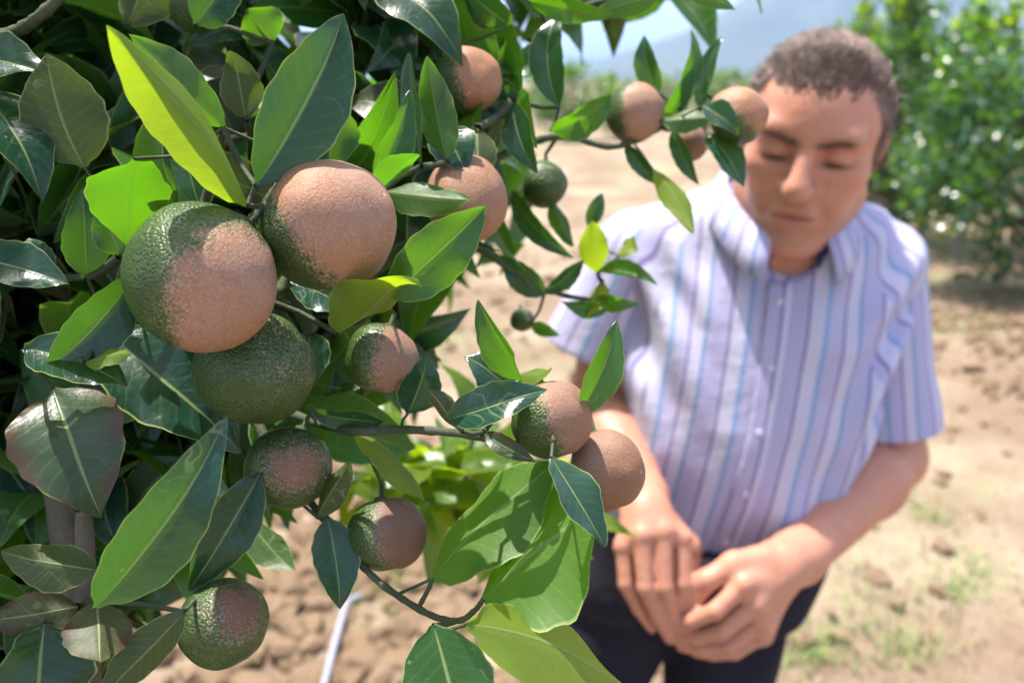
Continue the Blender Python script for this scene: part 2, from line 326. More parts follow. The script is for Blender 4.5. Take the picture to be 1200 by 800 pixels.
# base px, base py, tip px, tip py, visible width px, depth base, depth tip, roll deg, kind, fold, bow, options
H = [
 (290,240,106,38,92,.335,.285,212,'young',.40,.07,dict(side=-.05,wave=.02,twist=.5,fix=1)),
 (262,150,160,40,52,.35,.345,150,'mid',.3,.06,{}),
 (300,218,408,13,104,.335,.345,12,'dark',.22,-.02,dict(side=.03,wave=.03)),
 (99,196,56,64,100,.385,.375,168,'olive',.18,.03,dict(side=.05)),
 (205,250,184,113,72,.365,.35,-32,'dark',.5,.02,{}),
 (157,186,148,282,98,.325,.36,170,'lime',.18,.03,dict(wave=.05)),
 (236,250,207,132,58,.37,.38,20,'mid',.2,.02,{}),
 (158,322,54,434,74,.335,.325,-18,'dark',.28,.05,dict(side=-.03,wave=.02)),
 (28,408,148,450,66,.33,.325,-30,'dark',.2,.03,dict(side=-.03)),
 (62,455,112,600,128,.345,.325,10,'old',.18,.08,dict(wave=.05)),
 (118,385,280,520,112,.385,.37,-14,'dark',.16,.04,{}),
 (112,712,264,506,96,.315,.30,14,'dark',.26,.02,dict(side=.02,wave=.015)),
 (305,555,222,694,66,.38,.37,-15,'dark',.2,.03,{}),
 (116,668,2,650,64,.33,.32,200,'olive',.35,.08,dict(wave=.06)),
 (92,710,-15,728,64,.34,.325,190,'old',.3,.06,dict(wave=.05)),
 (112,702,116,780,82,.335,.315,170,'old',.25,.03,{}),
 (216,716,108,822,52,.345,.33,160,'olive',.2,.02,{}),
 (52,730,45,860,120,.33,.32,-8,'dark',.15,.03,{}),
 (396,390,480,300,68,.37,.335,195,'young',.35,.07,dict(wave=.08,tip=.5)),
 (455,350,570,243,74,.365,.355,10,'mid',.2,.02,{}),
 (448,224,552,236,46,.42,.40,150,'mid',.3,.03,{}),
 (436,222,484,107,48,.40,.395,25,'mid',.35,.03,{}),
 (442,226,486,172,34,.395,.38,155,'lime',.3,.05,{}),
 (524,190,502,68,48,.42,.415,170,'mid',.2,.02,{}),
 (494,195,478,62,28,.415,.41,-40,'dark',.3,0,{}),
 (386,196,394,112,64,.43,.42,165,'mid',.2,.03,{}),
 (288,140,273,60,52,.42,.41,165,'olive',.2,.02,{}),
 (432,-30,540,54,70,.46,.43,-35,'dark',.2,.06,{}),
 (655,126,652,8,44,.50,.50,-20,'dark',.25,.05,dict(side=-.09)),
 (660,66,586,94,40,.52,.50,30,'mid',.25,.05,{}),
 (644,154,718,112,42,.50,.49,30,'mid',.3,.04,dict(side=.06)),
 (772,110,753,42,34,.56,.55,-15,'dark',.25,.04,dict(side=-.05)),
 (798,128,818,34,26,.56,.55,30,'mid',.4,.02,{}),
 (820,130,844,42,26,.56,.55,-20,'dark',.4,.02,dict(side=-.05)),
 (774,142,838,138,30,.55,.54,150,'mid',.3,.05,{}),
 (766,200,812,276,32,.55,.53,165,'young',.3,.04,dict(side=.05)),
 (732,168,768,218,22,.56,.56,20,'dark',.3,.03,{}),
 (788,152,816,216,24,.57,.56,20,'dark',.3,.03,{}),
 (824,124,866,154,34,.52,.51,-25,'dark',.25,.08,{}),
 (828,158,872,218,34,.56,.54,-30,'dark',.2,.05,{}),
 (778,152,812,80,28,.57,.55,20,'mid',.3,.03,{}),
 (600,224,666,302,32,.56,.54,20,'dark',.35,.05,dict(side=.05)),
 (646,232,670,292,26,.57,.56,160,'mid',.3,.04,{}),
 (700,320,694,258,40,.58,.56,165,'young',.3,.05,{}),
 (704,316,768,330,28,.58,.55,-30,'mid',.35,.05,{}),
 (710,364,660,356,26,.58,.57,-25,'mid',.3,.04,{}),
 (700,350,744,358,26,.58,.56,20,'mid',.3,.05,{}),
 (690,268,706,226,24,.60,.60,10,'dark',.3,.03,{}),
 (638,344,684,304,28,.58,.57,25,'dark',.3,.05,{}),
 (638,346,588,302,36,.57,.56,-15,'dark',.2,.03,{}),
 (622,380,654,393,18,.60,.59,10,'mid',.3,.03,{}),
 (726,300,744,278,20,.59,.59,150,'young',.3,.03,{}),
 (706,330,690,372,26,.58,.57,160,'young',.3,.03,{}),
 (610,446,558,354,48,.375,.36,-38,'mid',.4,.04,dict(side=.05)),
 (600,458,548,416,58,.385,.38,20,'dark',.2,.03,{}),
 (524,492,638,453,54,.365,.355,-20,'dark',.22,.05,dict(side=.03)),
 (542,506,502,452,42,.37,.365,160,'old',.5,.08,{}),
 (676,488,724,376,52,.38,.375,20,'mid',.3,.03,dict(side=.04)),
 (604,442,650,436,22,.39,.38,150,'young',.3,.05,{}),
 (506,678,660,545,88,.395,.392,12,'lime',.12,.03,dict(side=.05)),
 (566,704,716,592,132,.378,.356,162,'lime',.14,.03,dict(wave=.04,notch=.4,side=.05)),
 (646,536,710,640,48,.345,.335,-42,'dark',.25,.06,dict(side=.05)),
 (508,732,548,900,120,.34,.32,8,'mid',.2,.05,dict(wave=.03)),
 (546,732,760,838,92,.325,.365,172,'young',.3,.06,dict(wave=.05,side=.06)),
 (566,506,626,540,26,.38,.37,0,'old',.2,.03,{}),
 (478,484,502,418,54,.40,.395,20,'dark',.2,.03,{}),
 (384,606,400,712,58,.40,.385,-12,'dark',.2,.06,{}),
 (416,506,492,594,32,.41,.40,155,'young',.3,.06,dict(side=.05)),
 (364,388,364,454,54,.43,.42,10,'dark',.2,.05,{}),
 (372,606,414,540,40,.40,.395,155,'olive',.35,.05,{}),
 (448,494,356,482,26,.41,.40,-35,'dark',.3,.05,{}),
 (290,610,345,672,46,.44,.43,160,'mid',.2,.03,{}),
 (-40,300,78,330,60,.36,.35,-30,'dark',.2,.06,{}),
 (102,325,98,222,58,.38,.37,15,'dark',.2,.02,{}),
 (140,300,118,236,44,.37,.36,-10,'dark',.2,.04,{}),
 (-25,105,52,222,82,.39,.37,-28,'dark',.18,.08,{}),
 (-45,66,52,84,56,.39,.38,-40,'dark',.2,.05,{}),
 (58,332,32,278,46,.40,.40,-15,'dark',.2,.03,{}),
 (100,424,154,414,22,.325,.32,160,'young',.3,.05,{}),
 (16,200,70,120,60,.43,.42,-20,'dark',.2,.05,{}),
 (230,30,290,-40,60,.42,.41,-20,'dark',.2,.05,{}),
 (150,30,200,-60,70,.44,.43,160,'olive',.2,.05,{}),
 (320,50,290,10,60,.44,.43,160,'mid',.2,.05,{}),
 (600,30,540,-20,40,.47,.46,-35,'dark',.2,.08,{}),
 (340,330,420,370,50,.40,.40,-30,'dark',.2,.05,{}),
 (520,150,545,200,60,.43,.42,-10,'dark',.2,.05,{}),
 (560,150,562,210,50,.44,.43,165,'olive',.2,.05,{}),
 (600,120,625,200,40,.46,.45,20,'dark',.2,.05,{}),
 (700,15,790,-12,30,.50,.48,160,'mid',.2,.05,{}),
 (780,-25,862,14,26,.50,.49,160,'mid',.2,.05,{}),
 (620,2,720,20,30,.50,.49,20,'mid',.25,.05,{}),
]
lit = []                                                           # points the sun reaches between the leaves
for i, (bx, by, tx, ty, wp, d0, d1, roll, kind, fold, bow, opt) in enumerate(H):
    B, T = P(bx, by, d0), P(tx, ty, d1); ax = T-B; L = ax.length
    toc = (CAM-(B+T)/2).normalized(); n = toc - ax.normalized()*toc.dot(ax.normalized()); n.normalize()
    if kind in ('young', 'lime') and not opt.get('fix'):
        roll = max((abs((Quaternion(ax.normalized(), rad(a)) @ n).dot(SUN)) - abs(a-180)*.002, a) for a in range(130, 235, 5))[1]
    n = Quaternion(ax.normalized(), rad(roll)) @ n
    W = wp*(d0+d1)/2/F/max(0.55, abs(math.cos(rad(roll))))
    opt.pop('fix', 0); rl_ = random.Random(900+i); opt = dict(dict(wave=rl_.uniform(.02, .075), twist=rl_.uniform(-.45, .45), tip=rl_.uniform(0, .35), side=rl_.uniform(-.03, .03), notch=(rl_.uniform(.15, .35) if rl_.random() < .15 else 0)), **opt)
    v, f, uv = leaf_data(L, W, fold*rl_.uniform(1.2, 2.3), bow if abs(roll) < 90 else -bow, seed=i, ns=26, nt=10, **opt)
    o = mesh('leaf', v, f, LM[kind], uv=uv)
    to_tree(o); o.matrix_basis = frame(ax, n, B)
    nodes.append((B, 0.0011))
    if kind in ('young', 'lime') or i in (19, 21, 25, 53, 60): lit.append((B+T)/2)

# ------------------------------------------------------------------ fruit
def fruit_mesh():
    nu, nv = 72, 44; v = []; f = []
    for j in range(nv+1):
        th = math.pi*j/nv
        for i in range(nu):
            ph = 2*math.pi*i/nu
            r = 1 - 0.05*math.exp(-(th/0.22)**2) - 0.035*math.exp(-((math.pi-th)/0.25)**2)
            r *= 1 + 0.012*math.sin(3*ph+1)*math.sin(th)**2 + 0.008*math.sin(5*ph+2.2)*math.sin(th)
            v.append((r*math.sin(th)*math.cos(ph), r*math.sin(th)*math.sin(ph), 0.95*r*math.cos(th)))
    for j in range(nv):
        for i in range(nu): f.append((j*nu+i, (j+1)*nu+i, (j+1)*nu+(i+1) % nu, j*nu+(i+1) % nu))
    return v, f
FV, FF = fruit_mesh()
def tube(points, radii, sides=7, cap=True):
    v = []; f = []; n = len(points); pts = [Vector(p) for p in points]; ref = None
    for i in range(n):
        t = (pts[min(n-1, i+1)]-pts[max(0, i-1)]).normalized()
        if ref is None:
            ref = Vector((0, 0, 1)) if abs(t.z) < 0.9 else Vector((1, 0, 0))
            a = t.cross(ref).normalized()
        else: a = (a - t*a.dot(t)).normalized()
        b = t.cross(a)
        for k in range(sides):
            q = 2*math.pi*k/sides; v.append(pts[i] + (a*math.cos(q)+b*math.sin(q))*radii[i])
    for i in range(n-1):
        for k in range(sides): f.append((i*sides+k, i*sides+(k+1) % sides, (i+1)*sides+(k+1) % sides, (i+1)*sides+k))
    if cap:
        v.append(pts[0]); v.append(pts[-1]); c0, c1 = len(v)-2, len(v)-1
        for k in range(sides):
            f.append((c0, (k+1) % sides, k)); f.append((c1, (n-1)*sides+k, (n-1)*sides+(k+1) % sides))
    return v, f
# px, py, radius px, depth, stem pixel direction (x,y), russet amount, russet direction (camera right, up, towards camera), squash, label
FR = [
 (237,326,89,.330,(.55,-.83),-.42,(.93,-.12,.20),1.0,'largest green citrus fruit, russet on its right cheek, its left side plain dark green'),
 (385,264,79,.355,(-.5,-.86),.38,(.92,-.05,.15),1.0,'big pinkish brown russeted citrus fruit with a narrow dark green margin'),
 (298,432,68,.372,(-.1,-1),-1.0,(.35,.60,.25),1.0,'olive green citrus fruit tucked under the largest fruit, faint russet blush on top'),
 (447,420,43,.40,(.2,-1),-.30,(.85,.35,.25),1.0,'small half russet citrus fruit hanging below the pinkish brown fruit'),
 (338,546,50,.40,(.3,-.9),-.72,(.50,.70,.35),1.0,'dark mottled citrus fruit with a reddish brown top beneath the olive green fruit'),
 (453,626,45,.405,(-.2,-1),-.08,(.90,-.05,.25),1.0,'dark purplish brown citrus fruit resting on a thin bare green twig'),
 (646,491,47,.385,(-.3,-1),-.12,(.70,.65,.15),1.0,'half green half russet citrus fruit on the branch tip beside the shirt'),
 (711,550,42,.40,(-.3,-.9),1.2,(.7,.1,.7),1.18,'fully brown russeted citrus fruit partly behind a blue-glossed leaf'),
 (263,729,51,.375,(-.5,-.8),-.75,(.6,-.6,.4),1.05,'dark green citrus fruit with an olive brown underside hanging low over the pale soil'),
 (743,132,34,.56,(.2,-1),.12,(.85,.40,.20),1.12,'pale russet citrus fruit beneath an upright dark leaf against the sky'),
 (864,137,33,.55,(-.6,-.5),.15,(.85,.35,.20),1.08,'russet citrus fruit half covered by a leaf in front of the man\'s temple'),
 (808,168,22,.59,(-.3,-.8),.30,(.3,-.2,.9),1.0,'small shaded russet fruit hanging between the two larger ones by the man\'s face'),
 (546,236,47,.435,(-.1,-1),.75,(.7,.2,.6),1.15,'pinkish citrus fruit behind the broad teal and green leaf'),
 (546,96,40,.46,(-.2,-1),-.02,(.75,.55,.2),1.0,'pink topped citrus fruit shaded among dark leaves near the crown top'),
 (638,216,26,.56,(0,-1),-1.2,(.5,0,.5),1.15,'blue green unripe fruit beside the gap of sunlit soil'),
 (612,375,14.5,.62,(-.2,-1),-1.3,(.5,0,.5),1.0,'tiny dark green fruitlet hanging alone over the pale soil'),
 (228,12,27,.43,(0,-1),-1.2,(.5,0,.5),1.0,'dark bluish green fruit half hidden in the shaded upper leaves'),
]
TONE = {(263, 729): .8, (338, 546): .62, (453, 626): .72, (646, 491): .35, (711, 550): .45, (447, 420): .3, (298, 432): .4, (808, 168): .5, (546, 236): .1}  # russet darkened per fruit: shade put into the colour, and some browner rinds
CAMR = Matrix((RIGHT, UP, -FWD)).transposed()
for (fx, fy, rp, d, sdir, rus, rdir, sq, lab) in FR:
    c = P(fx, fy, d); R = rp*d/F
    st = (RIGHT*sdir[0] - UP*sdir[1] + FWD*0.25).normalized()
    xd = CAMR @ Vector(rdir); xd = (xd - st*xd.dot(st)*0.999).normalized()
    yd = st.cross(xd)
    M = Matrix(((xd.x, yd.x, st.x, c.x), (xd.y, yd.y, st.y, c.y), (xd.z, yd.z, st.z, c.z), (0, 0, 0, 1)))
    fa = np.array(FV); ns_ = 1 + (vnoise(fa[:, 0]*1.3+fx, fa[:, 1]*1.3+fy, fa[:, 2]*1.3, 7)-.5)*.13 + (vnoise(fa[:, 0]*3.1+fx, fa[:, 1]*3.1+fy, fa[:, 2]*3.1, 8)-.5)*.035
    fa = fa*ns_[:, None]*R*1.01; fa[:, 2] *= sq
    o = mesh('citrus_fruit', fa, FF, FRUIT)
    o.matrix_world = M; o['russet'] = rus; o['tone'] = TONE.get((fx, fy), 0.0); tag(o, lab, 'fruit', 'citrus fruit on the tree')
    zt = R*sq*0.90
    v, fc = tube([(0, 0, zt-R*0.06), (0, 0, zt+R*0.05), (R*0.03, 0, zt+R*0.10), (R*0.08, 0, zt+R*0.42)], [R*0.20, R*0.17, R*0.065, R*0.055], 9)
    s = mesh('stalk', v, fc, TWIG, o)
    nodes.append((M @ Vector((R*0.08, 0, zt+R*0.40)), 0.0016))

# ------------------------------------------------------------------ the tree's own branches and the rest of its crown
def curve_pts(pts, n=10):
    pts = [Vector(p) for p in pts]; out = []
    for i in range(len(pts)-1):
        p0, p1, p2, p3 = pts[max(0, i-1)], pts[i], pts[i+1], pts[min(len(pts)-1, i+2)]
        for k in range(n):
            t = k/n; out.append(0.5*((2*p1)+(p2-p0)*t+(2*p0-5*p1+4*p2-p3)*t*t+(3*p1-p0-3*p2+p3)*t**3))
    out.append(pts[-1]); return out
def branch(name, pts, r0, r1, mat, n=8, sides=9):
    c = curve_pts(pts, n); k = len(c)
    rr = [(r0+(r1-r0)*i/(k-1))*(1+0.10*math.sin(i*2.3)+0.06*math.sin(i*5.1)) for i in range(k)]
    v, f = tube(c, rr, sides); o = to_tree(mesh(name, v, f, mat))
    return c, rr
skel = []                                                          # (point, radius) of existing wood
def grow(name, pts, r0, r1, mat, **k):
    c, rr = branch(name, pts, r0, r1, mat, **k)
    skel.extend(zip(c, rr))
grow('trunk', [(-.62, 1.0, -.06), (-.61, 1.0, .25), (-.57, .97, .55), (-.56, .95, .80)], .055, .040, BARK, sides=14)
grow('limb', [(-.56, .95, .80), (-.52, .86, 1.02), (-.42, .70, 1.22), (-.36, .58, 1.36)], .030, .012, BARK)
grow('limb', [(-.56, .95, .80), (-.66, .90, 1.15), (-.70, .84, 1.50), (-.62, .78, 1.85)], .030, .010, BARK)
grow('limb', [(-.56, .95, .80), (-.44, 1.02, 1.15), (-.32, 1.05, 1.50), (-.26, 1.0, 1.85)], .028, .009, BARK)
grow('limb', [(-.36, .58, 1.36), (-.28, .50, 1.47), (-.19, .47, 1.50), (-.15, .47, 1.52)], .009, .002, BARK)
grow('limb', [(-.36, .58, 1.36), (-.27, .46, 1.37), P(100, 800, .36), P(98, 600, .37)], .010, .0035, BARK)
grow('branch', [P(-60, 75, .40), P(0, 45, .395), P(35, 28, .39), P(75, -8, .385), P(120, -60, .39)], .0034, .0022, TWIG)
grow('branch', [P(300, 470, .44), P(400, 503, .405), P(470, 503, .395), P(540, 508, .388), P(610, 522, .385), P(640, 520, .39)], .0024, .0016, TWIG)
grow('branch', [P(340, 560, .42), P(372, 598, .408), P(410, 645, .40), P(445, 682, .39), P(500, 718, .37), P(536, 727, .36), P(556, 715, .36), P(566, 702, .36)], .0021, .0011, TWIG)
grow('branch', [P(490, 712, .372), P(502, 690, .374), P(507, 677, .375)], .0012, .0009, TWIG)
grow('branch', [P(500, 250, .52), P(560, 200, .53), P(610, 172, .53), P(660, 160, .54), P(720, 172, .55), P(775, 150, .56), P(825, 125, .56)], .0032, .0014, TWIG)
grow('branch', [P(500, 250, .52), P(560, 290, .55), P(630, 335, .57), P(690, 350, .58), P(706, 330, .58)], .0026, .0012, TWIG)
grow('branch', [P(560, 200, .53), P(600, 90, .52), P(660, 20, .51), P(740, -6, .50), P(800, -18, .50)], .0026, .0012, TWIG)
grow('branch', [(-.36, .58, 1.36), P(420, 330, .55), P(500, 250, .52)], .008, .0032, BARK)
grow('branch', [P(420, 330, .55), P(380, 400, .47), P(300, 470, .44), P(340, 560, .42)], .004, .0022, TWIG)
grow('branch', [P(430, 520, .62), P(480, 560, .68), P(560, 580, .72)], .003, .0015, TWIG)
grow('branch', [P(300, 470, .44), P(360, 500, .55), P(430, 520, .62)], .003, .003, TWIG)

def xb(py):                                                        # right outline of this side of the crown, photo pixels
    return np.interp(py, [-700, -60, 0, 12, 30, 60, 250, 300, 340, 480, 500, 560, 620, 700, 800, 1100], [900, 900, 850, 740, 665, 640, 640, 610, 540, 470, 430, 340, 280, 180, 140, 140])
lit2 = [P(x, y, d) for x, y, d in ((215, 262, .30), (128, 398, .33), (120, 415, .33), (48, 452, .33), (104, 588, .33), (28, 168, .38), (30, 76, .385), (400, 330, .36), (590, 478, .36), (704, 620, .34), (398, 690, .39), (470, 130, .40), (300, 60, .42), (520, 40, .44), (610, 80, .5), (230, 480, .37), (250, 740, .36), (160, 650, .31), (60, 690, .33), (520, 300, .36), (330, 180, .33), (455, 590, .4), (300, 400, .36), (560, 200, .44), (150, 60, .44), (70, 300, .38))]
MAN_C = Vector((.31, 1.03, 1.15))
def allowed(p):
    x, y, d = px_of(p)
    if p.y < 0.12 or (p - CAM).length < 0.28: return False
    if d > 0.05 and -60 < x < 1260 and -60 < y < 860:
        if d < 0.45: return False
        if x > xb(y)-22*0.45/max(d, .2): return False
    elif d > 0.05 and x > 900: return False
    for q in lit:                                                  # sunbeams that reach the lit leaves
        e = p-q; t = e.dot(SUN)
        if t > 0.02 and (e-SUN*t).length < 0.055: return False
    for q in lit2:
        e = p-q; t = e.dot(SUN)
        if t > 0.02 and (e-SUN*t).length < 0.030: return False
    e = p-MAN_C; t = e.dot(SUN)                                    # the man stands clear of the crown's shade
    if t > 0:
        r = e-SUN*t
        if abs(r.x) < 0.30 and abs(r.y) < 0.27: return False
    return True
# sunlit young shoots low behind the branch
shoots = []
for k in range(9):
    shoots.append((P(rng.uniform(450, 620), rng.uniform(520, 600), rng.uniform(.64, .80)), Vector((rng.normal()*.4, -.2+rng.normal()*.4, .9)).normalized()))
lit += [p for p, _ in shoots]
cc = Vector((-.58, .86, 1.38)); rr3 = Vector((.66, .72, .92))
twigs = []; tries = 0
while len(twigs) < 360 and tries < 30000:
    tries += 1
    q = Vector(rng.normal(size=3)); q.normalize(); s = rng.uniform(.30, 1)**0.5
    p = cc + Vector((q.x*rr3.x, q.y*rr3.y, q.z*rr3.z))*s
    if p.z < .45 or not allowed(p): continue
    twigs.append((p, (q*0.7+Vector((0, 0, .5))+Vector(rng.normal(size=3))*0.35).normalized()))
n0 = len(twigs); tries = 0                                         # unseen twigs over the front leaves, added to shade them
while len(twigs) < n0+55 and tries < 9000:
    tries += 1
    p = Vector((rng.uniform(-.50, .04), rng.uniform(.22, .62), rng.uniform(1.70, 2.05)))
    if not allowed(p): continue
    twigs.append((p, (Vector((rng.normal()*.5+.1, -.3+rng.normal()*.5, .5+rng.normal()*.4))).normalized()))
# a second, in-view set so that the near shade side of the crown closes behind the front leaves
n0 = len(twigs); tries = 0
while len(twigs) < n0+430 and tries < 30000:
    tries += 1
    py = rng.uniform(-160, 560) if rng.rand() < .75 else rng.uniform(500, 860); d = rng.uniform(.46, .82); px = rng.uniform(-160, xb(py))
    p = P(px, py, d)
    if not allowed(p): continue
    twigs.append((p, (Vector((rng.normal()*.6+.2, -.5+rng.normal()*.5, .4+rng.normal()*.5))).normalized()))
proto = {}
for k in range(6):
    r = random.Random(50+k); L = r.uniform(.058, .085)
    proto[k] = leaf_data(L, L*r.uniform(.44, .56), r.uniform(.3, .75), r.uniform(.04, .14), r.uniform(-.06, .06), .04, r.uniform(-.3, .3), 6, 4, k, tip=.3)
cands = []
for ti, (p, dr) in enumerate(twigs + shoots):
    young = ti >= len(twigs); nl = rng.randint(6, 10); tl = rng.uniform(.06, .11)
    a = dr.orthogonal().normalized(); b = dr.cross(a); ang = rng.uniform(0, 6.28)
    kept = []
    for k in range(nl):
        ang += 2.4+rng.normal()*.2; base = p - dr*tl*(k/nl)
        out = a*math.cos(ang)+b*math.sin(ang); ax = (out*rng.uniform(.6, 1)+dr*rng.uniform(.15, .7)+Vector((0, 0, -.25))).normalized()
        nrm = (Vector((0, 0, 1))*.55 + dr*.6 + Vector(rng.normal(size=3))*.45)
        if abs(nrm.normalized().dot(ax)) > .95: nrm += out
        q = base+ax*.035
        x, y, d = px_of(q)
        inview = d > .1 and -20 < x < 1220 and -20 < y < 820
        if not allowed(q) and not young: continue
        if inview and d < .42: continue
        kd = 'young' if young else rng.choice(['dark', 'dark', 'mid', 'mid', 'olive', 'lime'])
        kept.append(base); cands.append((d if inview else 99, base, ax, nrm, rng.randint(6), kd, rng.uniform(.8, 1.15)))
    if kept:
        nodes.append((kept[0], .0013))
        if len(kept) > 2: nodes.append((kept[-1], .0016))
cands.sort(key=lambda c: c[0])
NPART = 205
pm = {}
for d, base, ax, nrm, k, kd, sc in cands[:NPART]:
    if (k, kd) not in pm:
        v, f, uv = proto[k]; o = mesh('leaf', v, f, LM[kd], uv=uv); pm[(k, kd)] = o.data
    else: o = link('leaf', pm[(k, kd)])
    to_tree(o); o.matrix_basis = frame(ax, nrm, base) @ Matrix.Scale(sc, 4)
def join_leaves(items, name, mats, parent=None, inv=None):
    V = []; Fc = []; UV = []; MI = []; n = 0; keys = list(mats)
    for (base, ax, nrm, tpl, kd, sc) in items:
        v, f, uv = tpl; M = np.array(frame(ax, nrm, base))
        vv = np.asarray(v)*sc @ M[:3, :3].T + M[:3, 3]
        V.append(vv); Fc.append(np.asarray(f)+n); UV.append(np.asarray(uv)); MI += [keys.index(kd)]*len(f); n += len(v)
    me = bpy.data.meshes.new(name); V = np.concatenate(V); Fc = np.concatenate(Fc); UV = np.concatenate(UV)
    me.vertices.add(len(V)); me.vertices.foreach_set('co', V.astype(np.float32).ravel())
    me.loops.add(Fc.size); me.loops.foreach_set('vertex_index', Fc.astype(np.int32).ravel())
    me.polygons.add(len(Fc)); me.polygons.foreach_set('loop_start', np.arange(len(Fc), dtype=np.int32)*4)
    try: me.polygons.foreach_set('loop_total', np.full(len(Fc), 4, np.int32))
    except Exception: pass
    for k in keys: me.materials.append(mats[k])
    me.polygons.foreach_set('material_index', np.array(MI, np.int32)); me.polygons.foreach_set('use_smooth', np.ones(len(Fc), bool))
    l = me.uv_layers.new(name='UVMap'); l.data.foreach_set('uv', UV[Fc.ravel()].astype(np.float32).ravel())
    me.update(calc_edges=True); me.validate()
    return me
me = join_leaves([(b, a, n, proto[k], kd, sc) for _, b, a, n, k, kd, sc in cands[NPART:]], 'foliage', LM)
o = to_tree(link('foliage', me)); o['kind'] = 'stuff'
# twigs: every attachment point joins the nearest wood already grown
pts = [Vector(p) for p, _ in skel]; prad = [r for _, r in skel]; K = len(pts)
todo = np.array([tuple(p) for p, _ in nodes]); trad = [r for _, r in nodes]
A = np.array([tuple(p) for p in pts]); N = len(todo)
best = np.full(N, 1e9); bi = np.zeros(N, int)
for s0 in range(0, N, 200):
    dd = np.linalg.norm(todo[s0:s0+200, None]-A[None], axis=2); bi[s0:s0+200] = dd.argmin(1); best[s0:s0+200] = dd.min(1)
allp = [tuple(p) for p in pts]; done = np.zeros(N, bool); parent = {}
for _ in range(N):
    i = int(np.where(done, 1e9, best).argmin()); done[i] = True
    gi = len(allp); allp.append(tuple(todo[i])); parent[gi] = int(bi[i])
    dd = np.linalg.norm(todo-todo[i], axis=1); up = (dd < best) & ~done; best[up] = dd[up]; bi[up] = gi
cnt = {}
for gi in range(len(allp)-1, K-1, -1):
    c = cnt.get(gi, 0)+1; cnt[gi] = c
    if parent[gi] >= K: cnt[parent[gi]] = cnt.get(parent[gi], 0)+c
V = []; Fc = []
for gi in range(K, len(allp)):
    a = Vector(allp[parent[gi]]); b = Vector(allp[gi]); 
    r0 = min(.0042, .0008*math.sqrt(cnt[gi])); r0 = max(r0, .0008)
    e = b-a; mid = (a+b)/2 + Vector(rng.normal(size=3))*e.length*.06 - Vector((0, 0, e.length*.05)) + (a-CAM).normalized()*min(.03, e.length*.3)
    v, f = tube([a, mid, b], [r0*1.1, r0, r0*.85], 5, False); n = len(V); V += v; Fc += [tuple(q+n for q in ff) for ff in f]
o = to_tree(mesh('twigs', V, Fc, TWIG)); o['kind'] = 'stuff'

